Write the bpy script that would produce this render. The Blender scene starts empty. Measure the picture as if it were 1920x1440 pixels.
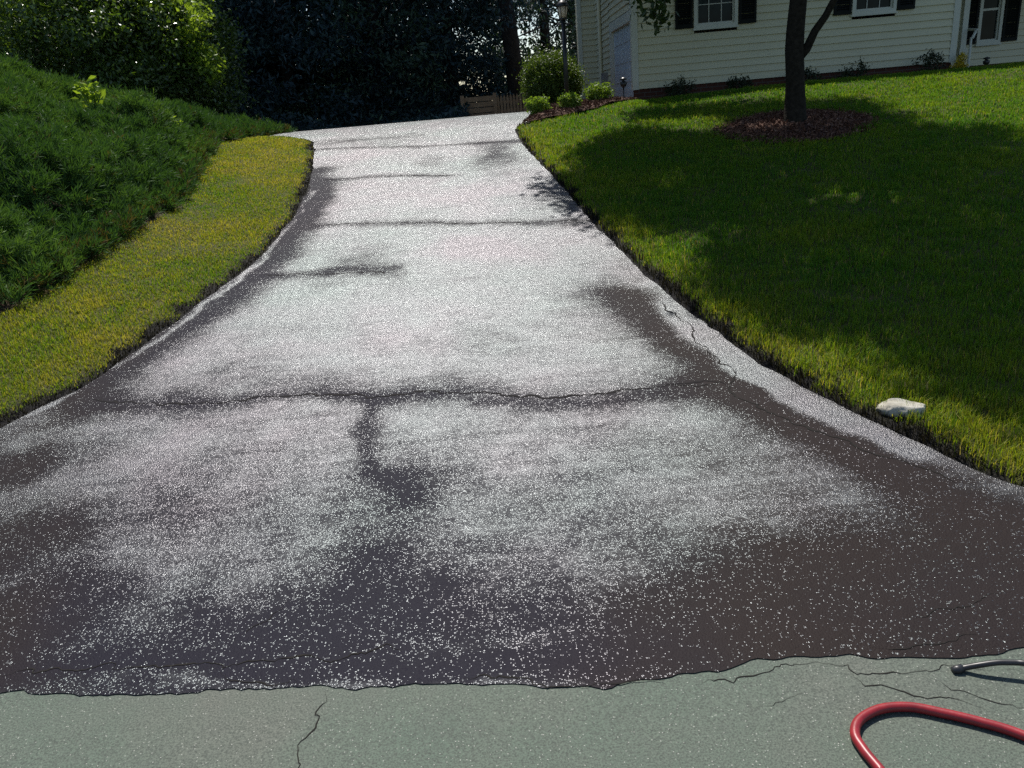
import bpy, math
import numpy as np
from mathutils import Matrix, Vector

rng = np.random.default_rng(11)
sc = bpy.context.scene
C = sc.collection
R = math.radians

# ------------------------------------------------------------------ camera
CAM = np.array([0.0, 0.0, 1.70])
PITCH, ROLL, F = R(19.9), R(5.0), 1450.0
_f = np.array([0, math.cos(PITCH), -math.sin(PITCH)])
_u0 = np.array([0, math.sin(PITCH), math.cos(PITCH)])
_x0 = np.array([1.0, 0, 0])
_r = math.cos(ROLL) * _x0 - math.sin(ROLL) * _u0
_u = math.sin(ROLL) * _x0 + math.cos(ROLL) * _u0
cam_d = bpy.data.cameras.new('camera')
cam = bpy.data.objects.new('camera', cam_d)
C.objects.link(cam)
cam_d.sensor_width = 36.0
cam_d.lens = F / 1920 * 36.0
cam_d.clip_start, cam_d.clip_end = 0.05, 2000
M = Matrix.Identity(4)
for i in range(3):
    M[i][0], M[i][1], M[i][2], M[i][3] = _r[i], _u[i], -_f[i], CAM[i]
cam.matrix_world = M
sc.camera = cam

def ray(px, py):
    return _f + (px - 960) / F * _r + (720 - py) / F * _u

def to_px(P):
    v = np.asarray(P, float) - CAM
    d = v @ _f
    d = np.where(d < 0.05, 0.05, d)
    return 960 + (v @ _r) / d * F, 720 - (v @ _u) / d * F

def at_y(px, py, y):
    d = ray(px, py)
    return CAM + d * (y / d[1])

# ------------------------------------------------------------------ noise
_perm = rng.random((64, 64))
def vnoise(x, y, s=1.0, k=0):
    x = np.asarray(x, float) * s + 17.3 * k + 100; y = np.asarray(y, float) * s + 9.1 * k + 100
    xi, yi = np.floor(x).astype(int), np.floor(y).astype(int)
    fx, fy = x - xi, y - yi
    fx, fy = fx * fx * (3 - 2 * fx), fy * fy * (3 - 2 * fy)
    g = lambda a, b: _perm[a % 64, b % 64]
    return (g(xi, yi) * (1 - fx) + g(xi + 1, yi) * fx) * (1 - fy) + (g(xi, yi + 1) * (1 - fx) + g(xi + 1, yi + 1) * fx) * fy

def sstep(a, b, x):
    t = np.clip((np.asarray(x, float) - a) / (b - a), 0, 1)
    return t * t * (3 - 2 * t)

# ------------------------------------------------------------------ terrain
_ys = np.arange(-60, 500, 0.02)
_sl = 0.015 + (0.137 - 0.015) * sstep(1.9, 3.4, _ys)
_sl = np.where(_ys > 12.2, 0.137 + (-0.035 - 0.137) * sstep(12.2, 15.4, _ys), _sl)
_sl = np.where(_ys > 22, -0.035 * (1 - sstep(22, 60, _ys)), _sl)
_sl = np.where(_ys < 0, 0.0, _sl)
_pz = np.cumsum(_sl) * 0.02
_pz -= np.interp(0, _ys, _pz)
def P(y):
    return np.interp(y, _ys, _pz)

_ts = np.concatenate([np.arange(0.8, 30, 0.01), np.arange(30, 120, 0.1)])
def hit(px, py, H):
    d = ray(px, py); d = d / np.linalg.norm(d)
    pts = CAM + _ts[:, None] * d
    below = pts[:, 2] < H(pts[:, 0], pts[:, 1])
    i = int(np.argmax(below)) if below.any() else len(_ts) - 1
    return pts[i]

Hd = lambda x, y: P(y)
def on_drive(px, py):
    p = hit(px, py, Hd); return np.array([p[0], p[1]])

L_px = [(0, 812), (60, 770), (150, 738), (300, 625), (400, 552), (490, 482), (550, 410), (576, 360), (588, 320), (590, 290), (588, 265)]
R_px = [(1920, 935), (1830, 880), (1700, 826), (1600, 778), (1500, 728), (1400, 668), (1310, 600), (1200, 506), (1110, 418), (1055, 352), (985, 278), (962, 240)]
L_pts = [on_drive(*p) for p in L_px]
R_pts = [on_drive(*p) for p in R_px]
L_pts = [np.array([-6.0, 2.75]), np.array([-3.6, 2.95])] + L_pts
R_pts = [np.array([6.0, 2.1]), np.array([3.4, 2.35])] + R_pts
yl = max(L_pts[-1][1], 0); yr = R_pts[-1][1]
L_pts += [np.array([L_pts[-1][0] - 0.55, yl + 0.7]), np.array([L_pts[-1][0] - 3.5, yl + 2.2]), np.array([-9.0, yl + 3.2])]
R_pts += [np.array([R_pts[-1][0] + 0.5, yr + 0.9]), np.array([R_pts[-1][0] + 0.75, yr + 4.0]), np.array([R_pts[-1][0] + 0.8, 24.0])]
L_pts, R_pts = np.array(L_pts), np.array(R_pts)
for a in (L_pts, R_pts):
    for i in range(1, len(a)):
        if a[i, 1] <= a[i - 1, 1] + 0.01: a[i, 1] = a[i - 1, 1] + 0.01

def smooth_poly(p, n=400):
    s = np.concatenate([[0], np.cumsum(np.linalg.norm(np.diff(p, axis=0), axis=1))])
    q = np.linspace(0, s[-1], n)
    o = np.stack([np.interp(q, s, p[:, 0]), np.interp(q, s, p[:, 1])], 1)
    k = np.ones(9) / 9
    for c in range(2):
        e = np.concatenate([np.full(4, o[0, c]), o[:, c], np.full(4, o[-1, c])])
        o[:, c] = np.convolve(e, k, 'valid')
    return o
Lc, Rc = smooth_poly(L_pts), smooth_poly(R_pts)
for a in (Lc, Rc):
    a[:, 1] = np.maximum.accumulate(a[:, 1] + np.arange(len(a)) * 1e-6)
Y_L0, Y_R0 = Lc[0, 1], Rc[0, 1]
Y_LEND = Lc[-1, 1]
def xl(y):
    w = 0.045 * (vnoise(y, 0 * np.asarray(y, float), 3.0, 2) - 0.5) + 0.03 * (vnoise(y, 0 * np.asarray(y, float), 11.0, 3) - 0.5)
    return np.interp(y, Lc[:, 1], Lc[:, 0]) + w
def xr(y):
    w = 0.045 * (vnoise(y, 0 * np.asarray(y, float), 3.0, 5) - 0.5) + 0.03 * (vnoise(y, 0 * np.asarray(y, float), 11.0, 6) - 0.5)
    return np.interp(y, Rc[:, 1], Rc[:, 0]) + w

def pdist(x, y, poly):
    x = np.asarray(x, float).ravel(); y = np.asarray(y, float).ravel()
    out = np.full(x.shape, 1e9)
    q = poly[::4] if len(poly) > 200 else poly
    for (ax, ay), (bx, by) in zip(q[:-1], q[1:]):
        dx, dy = bx - ax, by - ay
        t = np.clip(((x - ax) * dx + (y - ay) * dy) / (dx * dx + dy * dy + 1e-12), 0, 1)
        out = np.minimum(out, (x - ax - t * dx) ** 2 + (y - ay - t * dy) ** 2)
    return np.sqrt(out)

def sides(x, y):
    """distance outside the left / right pavement edge (0 inside the pavement)"""
    x = np.asarray(x, float); y = np.asarray(y, float); sh = np.broadcast(x, y).shape
    x = np.broadcast_to(x, sh).ravel(); y = np.broadcast_to(y, sh).ravel()
    left = (y > Y_L0) & (x < np.interp(y, Lc[:, 1], Lc[:, 0])) & (y < Y_LEND + 30)
    right = (y > Y_R0) & (x > np.interp(y, Rc[:, 1], Rc[:, 0]))
    dl = np.where(left, pdist(x, y, Lc), 0); dr = np.where(right, pdist(x, y, Rc), 0)
    return dl.reshape(sh), dr.reshape(sh)

def H(x, y):
    x = np.asarray(x, float); y = np.asarray(y, float)
    dl, dr = sides(x, y)
    z = P(y) - 0.035
    bank = 2.0 * sstep(1.0, 5.6, dl) * (1 - sstep(8.0, 14.8, y)) * sstep(2.5, 6.0, y)
    z = z + np.where(dl > 0, 0.035 + 0.022 * sstep(0, 0.14, dl) + 0.10 * np.minimum(dl, 1.3) * (1 - sstep(12, 15, y)) + bank, 0)
    z = z + np.where(dr > 0, 0.035 + 0.020 * sstep(0, 0.14, dr) + 0.12 * sstep(0.3, 4.5, dr) * (1 - 0.6 * sstep(12, 16, y)) + 0.07 * sstep(0.3, 1.5, dr) * sstep(11.5, 14.5, y) - (0.16 + 0.07 * sstep(2.5, 7.0, dr)) * sstep(0.8, 2.0, dr) * sstep(12.8, 14.4, y), 0)
    return z
def ground(px, py):
    return hit(px, py, H)

# ------------------------------------------------------------------ mesh helpers
def tag(o, label=None, cat=None, group=None, kind=None):
    if label: o['label'] = label
    if cat: o['category'] = cat
    if group: o['group'] = group
    if kind: o['kind'] = kind
    return o

def empty(name, loc, label=None, cat=None, group=None, rz=0):
    o = bpy.data.objects.new(name, None); C.objects.link(o)
    o.location = [float(v) for v in loc]; o.rotation_euler = (0, 0, rz)
    o.empty_display_size = 0.2
    return tag(o, label, cat, group)

def link(name, me, mats, parent=None, loc=None):
    o = bpy.data.objects.new(name, me); C.objects.link(o)
    for m in (mats if isinstance(mats, (list, tuple)) else [mats]): me.materials.append(m)
    if parent is not None: o.parent = parent
    if loc is not None: o.location = [float(v) for v in loc]
    return o

def mesh_np(name, V, T, attrs=None, mi=None, smooth=False):
    """V n x 3, T m x 3 or m x 4 array; attrs name -> per-vertex float"""
    me = bpy.data.meshes.new(name)
    V = np.ascontiguousarray(V, np.float32); T = np.ascontiguousarray(T, np.int32)
    k = T.shape[1]
    me.vertices.add(len(V)); me.vertices.foreach_set('co', V.ravel())
    me.loops.add(T.size); me.loops.foreach_set('vertex_index', T.ravel())
    me.polygons.add(len(T)); me.polygons.foreach_set('loop_start', np.arange(0, T.size, k, dtype=np.int32))
    if mi is not None: me.polygons.foreach_set('material_index', np.ascontiguousarray(mi, np.int32))
    me.polygons.foreach_set('use_smooth', np.full(len(T), smooth))
    me.update(calc_edges=True)
    for n, a in (attrs or {}).items():
        at = me.attributes.new(n, 'FLOAT', 'POINT'); at.data.foreach_set('value', np.ascontiguousarray(a, np.float32))
    return me

class MB:
    def __init__(s): s.v, s.f, s.m, s.sm = [], [], [], []
    def add(s, vs, fs, m=0, sm=False):
        n = len(s.v); s.v += [tuple(map(float, v)) for v in vs]
        for f in fs: s.f.append([n + i for i in f]); s.m.append(m); s.sm.append(sm)
        return s
    def box(s, a, b, m=0, ch=0.0):
        x0, y0, z0 = a; x1, y1, z1 = b
        v = [(x0, y0, z0), (x1, y0, z0), (x1, y1, z0), (x0, y1, z0), (x0, y0, z1), (x1, y0, z1), (x1, y1, z1), (x0, y1, z1)]
        return s.add(v, [(0, 3, 2, 1), (4, 5, 6, 7), (0, 1, 5, 4), (1, 2, 6, 5), (2, 3, 7, 6), (3, 0, 4, 7)], m)
    def tube(s, pts, rad, n=8, m=0, cap=True):
        pts = [np.asarray(p, float) for p in pts]
        if np.isscalar(rad): rad = [rad] * len(pts)
        vs, fs = [], []; prev = None
        for i, p in enumerate(pts):
            t = pts[min(i + 1, len(pts) - 1)] - pts[max(i - 1, 0)]; t = t / (np.linalg.norm(t) + 1e-9)
            if prev is None:
                a = np.array([0, 0, 1.0]) if abs(t[2]) < 0.9 else np.array([1.0, 0, 0])
                n1 = np.cross(t, a)
            else: n1 = prev - t * (prev @ t)
            n1 = n1 / (np.linalg.norm(n1) + 1e-9); n2 = np.cross(t, n1); prev = n1
            for k in range(n):
                a = 2 * math.pi * k / n
                vs.append(p + rad[i] * (math.cos(a) * n1 + math.sin(a) * n2))
        for i in range(len(pts) - 1):
            for k in range(n):
                fs.append((i * n + k, i * n + (k + 1) % n, (i + 1) * n + (k + 1) % n, (i + 1) * n + k))
        if cap:
            fs.append(tuple(range(n - 1, -1, -1))); fs.append(tuple((len(pts) - 1) * n + k for k in range(n)))
        return s.add(vs, fs, m, True)
    def lathe(s, prof, n=16, c=(0, 0, 0), m=0):
        vs, fs = [], []
        for r, z in prof:
            for k in range(n):
                a = 2 * math.pi * k / n
                vs.append((c[0] + r * math.cos(a), c[1] + r * math.sin(a), c[2] + z))
        for i in range(len(prof) - 1):
            for k in range(n):
                fs.append((i * n + k, i * n + (k + 1) % n, (i + 1) * n + (k + 1) % n, (i + 1) * n + k))
        fs.append(tuple(range(n - 1, -1, -1))); fs.append(tuple((len(prof) - 1) * n + k for k in range(n)))
        return s.add(vs, fs, m, True)
    def build(s, name, mats, parent=None, loc=None):
        me = bpy.data.meshes.new(name); me.from_pydata(s.v, [], s.f)
        me.polygons.foreach_set('material_index', s.m); me.polygons.foreach_set('use_smooth', s.sm)
        me.update()
        return link(name, me, mats, parent, loc)

def unit(a): return a / (np.linalg.norm(a, axis=-1, keepdims=True) + 1e-9)

def leaf_mesh(name, c, size, asp=0.45, up=0.3, tint=None, droop=0.0, dirs=None):
    """one folded leaf (two triangles pairs) per centre"""
    n = len(c); size = np.broadcast_to(size, n)[:, None]
    d = unit(rng.normal(size=(n, 3)) + np.array([0, 0, -droop])) if dirs is None else unit(dirs + 0.35 * rng.normal(size=(n, 3)))
    nr = unit(rng.normal(size=(n, 3)) * 0.8 + np.array([0, 0, up]))
    sd = unit(np.cross(d, nr)); nn = np.cross(sd, d)
    w = size * asp * 0.5
    a = c - d * size * 0.5; b = c + d * size * 0.5
    mid = c - nn * size * 0.06 - d * size * 0.05
    l = mid + sd * w + nn * size * 0.10; r_ = mid - sd * w + nn * size * 0.10
    V = np.stack([a, r_, b, l], 1).reshape(-1, 3)
    i = np.arange(n)[:, None] * 4
    T = np.concatenate([i + [0, 1, 2], i + [0, 2, 3]], 1).reshape(-1, 3)
    t = rng.random(n) if tint is None else tint
    return mesh_np(name, V, T, {'tint': np.repeat(t, 4)})

def clump_points(cent, per, spread):
    k = len(cent)
    return np.repeat(cent, per, 0) + rng.normal(size=(k * per, 3)) * spread, np.repeat(rng.random(k), per)

# ------------------------------------------------------------------ materials
def mat(name):
    m = bpy.data.materials.new(name); m.use_nodes = True
    nt = m.node_tree; nt.nodes.clear()
    out = nt.nodes.new('ShaderNodeOutputMaterial')
    return m, nt, out
def N(nt, t, **kw):
    n = nt.nodes.new(t)
    for k, v in kw.items():
        if k.startswith('i_'):
            key = k[2:].replace('_', ' ')
            n.inputs[key].default_value = v
        else: setattr(n, k, v)
    return n
def ramp(nt, fac, stops):
    r = nt.nodes.new('ShaderNodeValToRGB'); e = r.color_ramp.elements
    while len(e) < len(stops): e.new(0.5)
    for el, (p, c) in zip(e, stops): el.position = p; el.color = (*c, 1) if len(c) == 3 else c
    nt.links.new(fac, r.inputs[0]); return r.outputs[0]
def coords(nt): return N(nt, 'ShaderNodeTexCoord').outputs['Object']
def noise(nt, vec, scale, detail=3, rough=0.55):
    n = N(nt, 'ShaderNodeTexNoise'); n.inputs['Scale'].default_value = scale; n.inputs['Detail'].default_value = detail
    n.inputs['Roughness'].default_value = rough; nt.links.new(vec, n.inputs['Vector']); return n.outputs['Fac']
def attr(nt, name): return N(nt, 'ShaderNodeAttribute', attribute_name=name).outputs['Fac']
def mth(nt, op, a, b=None, clamp=False):
    n = N(nt, 'ShaderNodeMath', operation=op); n.use_clamp = clamp
    for i, v in enumerate((a, b)):
        if v is None: continue
        if isinstance(v, (int, float)): n.inputs[i].default_value = v
        else: nt.links.new(v, n.inputs[i])
    return n.outputs[0]
def mixc(nt, fac, a, b):
    n = N(nt, 'ShaderNodeMix', data_type='RGBA')
    for k, v in ((0, fac), (6, a), (7, b)):
        if isinstance(v, (int, float)): n.inputs[k].default_value = v
        elif isinstance(v, tuple): n.inputs[k].default_value = (*v, 1)
        else: nt.links.new(v, n.inputs[k])
    return n.outputs[2]
def principled(nt, out, col, rough=0.6, spec=0.4, bump=None, bs=0.3, bd=0.01, metal=0.0):
    p = N(nt, 'ShaderNodeBsdfPrincipled')
    if isinstance(col, tuple): p.inputs['Base Color'].default_value = (*col, 1)
    else: nt.links.new(col, p.inputs['Base Color'])
    if isinstance(rough, (int, float)): p.inputs['Roughness'].default_value = rough
    else: nt.links.new(rough, p.inputs['Roughness'])
    p.inputs['Specular IOR Level'].default_value = spec; p.inputs['Metallic'].default_value = metal
    if bump is not None:
        b = N(nt, 'ShaderNodeBump'); b.inputs['Strength'].default_value = bs; b.inputs['Distance'].default_value = bd
        nt.links.new(bump, b.inputs['Height']); nt.links.new(b.outputs[0], p.inputs['Normal'])
    nt.links.new(p.outputs[0], out.inputs[0]); return p

def simple(name, c1, c2=None, scale=6.0, rough=0.6, spec=0.4, bump_scale=None, bs=0.3, bd=0.01, metal=0.0):
    m, nt, out = mat(name); co = coords(nt)
    col = ramp(nt, noise(nt, co, scale, 5), [(0.3, c1), (0.7, c2 or tuple(v * 0.8 for v in c1))])
    principled(nt, out, col, rough, spec, noise(nt, co, bump_scale, 4) if bump_scale else None, bs, bd, metal)
    return m

def leafmat(name, stops, trans=0.4, tcol=(1.35, 1.25, 0.5), rough=0.5, spec=0.3, patch=0.0):
    m, nt, out = mat(name)
    t = attr(nt, 'tint')
    if patch:
        t = mth(nt, 'ADD', t, mth(nt, 'MULTIPLY', mth(nt, 'SUBTRACT', noise(nt, coords(nt), patch, 4), 0.5), 1.2))
    col = ramp(nt, t, stops)
    p = N(nt, 'ShaderNodeBsdfPrincipled'); nt.links.new(col, p.inputs['Base Color'])
    p.inputs['Roughness'].default_value = rough; p.inputs['Specular IOR Level'].default_value = spec
    tr = N(nt, 'ShaderNodeBsdfTranslucent')
    mm = N(nt, 'ShaderNodeMix', data_type='RGBA', blend_type='MULTIPLY'); mm.inputs[0].default_value = 1
    nt.links.new(col, mm.inputs[6]); mm.inputs[7].default_value = (*tcol, 1); nt.links.new(mm.outputs[2], tr.inputs[0])
    ms = N(nt, 'ShaderNodeMixShader'); ms.inputs[0].default_value = trans
    nt.links.new(p.outputs[0], ms.inputs[1]); nt.links.new(tr.outputs[0], ms.inputs[2]); nt.links.new(ms.outputs[0], out.inputs[0])
    return m

MAT = {}
# fresh wet sealer
def sealer():
    m, nt, out = mat('wet_sealer'); co = coords(nt)
    dry = attr(nt, 'dry')
    n2 = noise(nt, co, 7, 5); n3 = noise(nt, co, 2.1, 4)
    d = mth(nt, 'ADD', dry, mth(nt, 'MULTIPLY', mth(nt, 'SUBTRACT', n3, 0.55), 0.55), True)
    d = mth(nt, 'ADD', d, mth(nt, 'MULTIPLY', mth(nt, 'SUBTRACT', n2, 0.5), 0.45), True)
    d = mth(nt, 'ADD', d, mth(nt, 'MULTIPLY', mth(nt, 'SUBTRACT', noise(nt, co, 26, 4, 0.65), 0.5), 0.55), True)
    mp = N(nt, 'ShaderNodeMapping'); mp.inputs['Scale'].default_value = (1.6, 15, 1); mp.inputs['Rotation'].default_value = (0, 0, R(7)); nt.links.new(co, mp.inputs[0])
    d = mth(nt, 'ADD', d, mth(nt, 'MULTIPLY', mth(nt, 'SUBTRACT', noise(nt, mp.outputs[0], 1.0, 4, 0.6), 0.5), 0.5), True)
    hue = noise(nt, co, 0.8, 3)
    hue = mth(nt, 'ADD', attr(nt, 'hue'), mth(nt, 'MULTIPLY', mth(nt, 'SUBTRACT', hue, 0.5), 0.9), True)
    base = mixc(nt, d, mixc(nt, hue, (0.010, 0.009, 0.014), (0.012, 0.010, 0.009)), mixc(nt, hue, (0.015, 0.0135, 0.022), (0.023, 0.016, 0.014)))
    fine = noise(nt, co, 210, 2, 0.6)
    base = mixc(nt, mth(nt, 'MULTIPLY', fine, 0.6), base, (0.012, 0.011, 0.012))
    def caps(scale):
        vo = N(nt, 'ShaderNodeTexVoronoi', feature='F1'); vo.inputs['Scale'].default_value = scale
        nt.links.new(co, vo.inputs['Vector'])
        q = mth(nt, 'MULTIPLY', vo.outputs['Distance'], vo.outputs['Distance'])
        return mth(nt, 'SUBTRACT', 1.0, q), vo
    c1, v1 = caps(150); c2, v2 = caps(330)
    h = mth(nt, 'ADD', mth(nt, 'MULTIPLY', c1, 1.0), mth(nt, 'MULTIPLY', c2, 0.45))
    h = mth(nt, 'ADD', h, mth(nt, 'MULTIPLY', noise(nt, co, 45, 4), 1.0))
    h = mth(nt, 'ADD', h, mth(nt, 'MULTIPLY', n2, 0.6))
    # wet stone tops: nearly all of them where the film is fresh, only a few where it has dried
    sep = N(nt, 'ShaderNodeSeparateColor'); nt.links.new(v1.outputs['Color'], sep.inputs[0])
    wet = mth(nt, 'SUBTRACT', 1.0, d, True)
    cover = mth(nt, 'ADD', mth(nt, 'MULTIPLY', mth(nt, 'POWER', wet, 1.3), 0.83), 0.14)
    spot = mth(nt, 'LESS_THAN', sep.outputs[0], cover)
    spot = mth(nt, 'MULTIPLY', spot, mth(nt, 'LESS_THAN', v1.outputs['Distance'], mth(nt, 'ADD', mth(nt, 'MULTIPLY', sep.outputs[1], 0.35), mth(nt, 'ADD', mth(nt, 'MULTIPLY', wet, 0.25), 0.18))))
    big_, v3 = caps(72)
    sep3 = N(nt, 'ShaderNodeSeparateColor'); nt.links.new(v3.outputs['Color'], sep3.inputs[0])
    spot3 = mth(nt, 'MULTIPLY', mth(nt, 'LESS_THAN', sep3.outputs[0], mth(nt, 'ADD', mth(nt, 'MULTIPLY', wet, 0.30), 0.03)),
                mth(nt, 'LESS_THAN', v3.outputs['Distance'], mth(nt, 'ADD', mth(nt, 'MULTIPLY', sep3.outputs[1], 0.25), 0.12)))
    spot = mth(nt, 'MAXIMUM', spot, spot3)
    tint = ramp(nt, noise(nt, co, 0.75, 3), [(0.32, (0.82, 0.97, 0.97)), (0.5, (0.89, 0.95, 1.0)), (0.66, (0.96, 0.91, 1.0))])
    p = principled(nt, out, base, 0.30, 1.0, h, 1.0, 0.0020)
    p.inputs['IOR'].default_value = 1.5
    nt.links.new(tint, p.inputs['Specular Tint'])
    p2 = N(nt, 'ShaderNodeBsdfPrincipled'); nt.links.new(base, p2.inputs['Base Color'])
    p2.inputs['Roughness'].default_value = 0.56; p2.inputs['IOR'].default_value = 1.62
    nt.links.new(mth(nt, 'ADD', mth(nt, 'MULTIPLY', mth(nt, 'POWER', wet, 3.9), 0.96), 0.03), p2.inputs['Specular IOR Level'])
    b2 = N(nt, 'ShaderNodeBump'); b2.inputs['Strength'].default_value = 1; b2.inputs['Distance'].default_value = 0.0012
    nt.links.new(h, b2.inputs['Height']); nt.links.new(b2.outputs[0], p2.inputs['Normal'])
    nt.links.new(tint, p2.inputs['Specular Tint'])
    ms = N(nt, 'ShaderNodeMixShader'); nt.links.new(spot, ms.inputs[0])
    nt.links.new(p2.outputs[0], ms.inputs[1]); nt.links.new(p.outputs[0], ms.inputs[2]); nt.links.new(ms.outputs[0], out.inputs[0])
    return m
MAT['sealer'] = sealer()

def asphalt():
    m, nt, out = mat('old_asphalt'); co = coords(nt)
    big = noise(nt, co, 1.3, 4); fine = noise(nt, co, 170, 2, 0.75); mid = noise(nt, co, 40, 3)
    c = ramp(nt, big, [(0.3, (0.066, 0.104, 0.074)), (0.48, (0.084, 0.112, 0.083)), (0.7, (0.112, 0.113, 0.094))])
    c = mixc(nt, mth(nt, 'MULTIPLY', mth(nt, 'SUBTRACT', noise(nt, co, 5.5, 6, 0.65), 0.52, True), 2.2, True), c, (0.075, 0.082, 0.070))
    c = mixc(nt, mth(nt, 'MULTIPLY', mth(nt, 'SUBTRACT', 0.60, fine, True), 4.0, True), c, (0.028, 0.036, 0.028))
    vo = N(nt, 'ShaderNodeTexVoronoi'); vo.inputs['Scale'].default_value = 95; nt.links.new(co, vo.inputs['Vector'])
    pale = mth(nt, 'LESS_THAN', vo.outputs['Distance'], 0.17)
    pick = mth(nt, 'GREATER_THAN', noise(nt, co, 70, 1), 0.52)
    c = mixc(nt, mth(nt, 'MULTIPLY', mth(nt, 'MULTIPLY', pale, pick), 0.8), c, (0.36, 0.36, 0.32))
    c = mixc(nt, mth(nt, 'MULTIPLY', mid, 0.35), c, (0.09, 0.10, 0.085))
    principled(nt, out, c, 0.75, 0.35, mth(nt, 'ADD', fine, mth(nt, 'MULTIPLY', vo.outputs['Distance'], -0.5)), 0.5, 0.004)
    return m
MAT['asphalt'] = asphalt()
MAT['crack'] = simple('crack_dirt', (0.012, 0.011, 0.010), (0.02, 0.018, 0.016), 30, 0.9, 0.1)
MAT['seam'] = simple('crack_filler', (0.008, 0.007, 0.008), (0.014, 0.012, 0.012), 12, 0.85, 0.1, 90, 0.4, 0.004)

def soil():
    m, nt, out = mat('lawn_soil'); co = coords(nt)
    c = ramp(nt, noise(nt, co, 9, 5), [(0.3, (0.030, 0.036, 0.010)), (0.7, (0.065, 0.060, 0.020))])
    c = mixc(nt, attr(nt, 'black'), c, (0.010, 0.009, 0.009))
    c = mixc(nt, attr(nt, 'litter'), c, mixc(nt, noise(nt, co, 25, 4), (0.022, 0.014, 0.009), (0.06, 0.038, 0.024)))
    principled(nt, out, c, 0.9, 0.15, noise(nt, co, 60, 4), 0.6, 0.02)
    return m
MAT['soil'] = soil()
MAT['grass'] = leafmat('grass_blades', [(0.0, (0.054, 0.150, 0.014)), (0.35, (0.132, 0.208, 0.015)), (0.6, (0.225, 0.235, 0.024)), (0.8, (0.30, 0.28, 0.06)), (0.97, (0.37, 0.30, 0.12)), (0.985, (0.012, 0.011, 0.011))], 0.5, (1.3, 1.25, 0.5), 0.6, 0.14)
MAT['juniper'] = leafmat('juniper_needles', [(0.0, (0.032, 0.072, 0.025)), (0.5, (0.060, 0.122, 0.036)), (0.93, (0.105, 0.175, 0.046)), (1.0, (0.09, 0.065, 0.03))], 0.25, (1.2, 1.3, 0.4), 0.65, 0.1)
MAT['sprout'] = leafmat('sprout_and_sunlit_bough_leaves', [(0, (0.16, 0.26, 0.03)), (1, (0.22, 0.33, 0.05))], 0.5)  # seedlings' own pale green; on the shrub bough it paints in sunlight
MAT['broad'] = leafmat('broad_leaves', [(0, (0.045, 0.080, 0.022)), (0.6, (0.08, 0.13, 0.03)), (1, (0.14, 0.20, 0.036))], 0.27, (1.6, 1.7, 0.4), 0.32, 0.6)
MAT['ever'] = leafmat('evergreen_leaves', [(0, (0.017, 0.036, 0.044)), (0.7, (0.036, 0.064, 0.066)), (1, (0.07, 0.115, 0.085))], 0.12, (1.2, 1.4, 0.5), 0.5, 0.25)  # bluish lift in the leaf colour stands in for haze over far trees
MAT['ever_green'] = leafmat('green_evergreen_leaves', [(0, (0.022, 0.042, 0.030)), (0.7, (0.045, 0.080, 0.046)), (1, (0.085, 0.13, 0.06))], 0.2, (1.3, 1.4, 0.5), 0.5, 0.3)
MAT['shade_leaf'] = leafmat('shade_tree_leaves', [(0, (0.025, 0.045, 0.012)), (1, (0.05, 0.085, 0.018))], 0.4, (1.3, 1.4, 0.4), 0.4, 0.35)
MAT['lime'] = leafmat('lime_leaves', [(0, (0.09, 0.16, 0.02)), (1, (0.17, 0.25, 0.04))], 0.4, (1.3, 1.3, 0.5))
MAT['hedge'] = leafmat('hedge_leaves', [(0, (0.04, 0.075, 0.015)), (1, (0.10, 0.15, 0.025))], 0.3, (1.4, 1.4, 0.4))
MAT['darkshrub'] = leafmat('dark_shrub_leaves', [(0, (0.012, 0.022, 0.012)), (1, (0.03, 0.045, 0.018))], 0.2)
MAT['yellow'] = leafmat('golden_leaves', [(0, (0.35, 0.33, 0.03)), (1, (0.55, 0.42, 0.04))], 0.35, (1.1, 1.0, 0.4))
MAT['white_petal'] = leafmat('white_petals', [(0, (0.55, 0.58, 0.45)), (1, (0.7, 0.7, 0.62))], 0.3, (1, 1, 1))
MAT['bark'] = simple('bark', (0.014, 0.012, 0.009), (0.034, 0.029, 0.022), 22, 0.9, 0.08, 38, 0.8, 0.02)
MAT['dark_bark'] = simple('dark_bark', (0.020, 0.017, 0.015), (0.04, 0.034, 0.03), 12, 0.9, 0.2, 25, 0.8, 0.02)
MAT['mulch'] = leafmat('mulch_chips', [(0, (0.05, 0.022, 0.014)), (0.6, (0.11, 0.05, 0.032)), (1, (0.22, 0.13, 0.09))], 0.0, (1, 1, 1), 0.8, 0.2)
MAT['mulch_bed'] = simple('mulch_base', (0.05, 0.024, 0.016), (0.09, 0.045, 0.03), 30, 0.9, 0.15, 60, 0.8, 0.02)
MAT['siding'] = simple('cream_siding', (0.47, 0.455, 0.315), (0.52, 0.505, 0.35), 1.2, 0.5, 0.35, 14, 0.06, 0.01)
MAT['white'] = simple('white_trim', (0.42, 0.44, 0.37), (0.48, 0.50, 0.43), 3, 0.45, 0.4)
MAT['door_grey'] = simple('garage_door_paint', (0.36, 0.42, 0.46), (0.40, 0.46, 0.50), 2, 0.45, 0.4)
MAT['shutter'] = simple('black_shutter', (0.004, 0.006, 0.005), (0.008, 0.010, 0.009), 5, 0.6, 0.12)
MAT['roof'] = simple('roof_shingles', (0.06, 0.055, 0.05), (0.1, 0.09, 0.085), 9, 0.9, 0.2, 30, 0.6, 0.02)
MAT['black_metal'] = simple('black_metal', (0.012, 0.013, 0.013), (0.02, 0.021, 0.02), 8, 0.4, 0.5)
MAT['fence'] = simple('fence_wood', (0.30, 0.18, 0.10), (0.40, 0.25, 0.14), 7, 0.85, 0.2, 40, 0.4, 0.01)
MAT['stone'] = simple('pale_stone', (0.24, 0.22, 0.17), (0.44, 0.42, 0.36), 14, 0.8, 0.3, 22, 0.6, 0.02)
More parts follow.
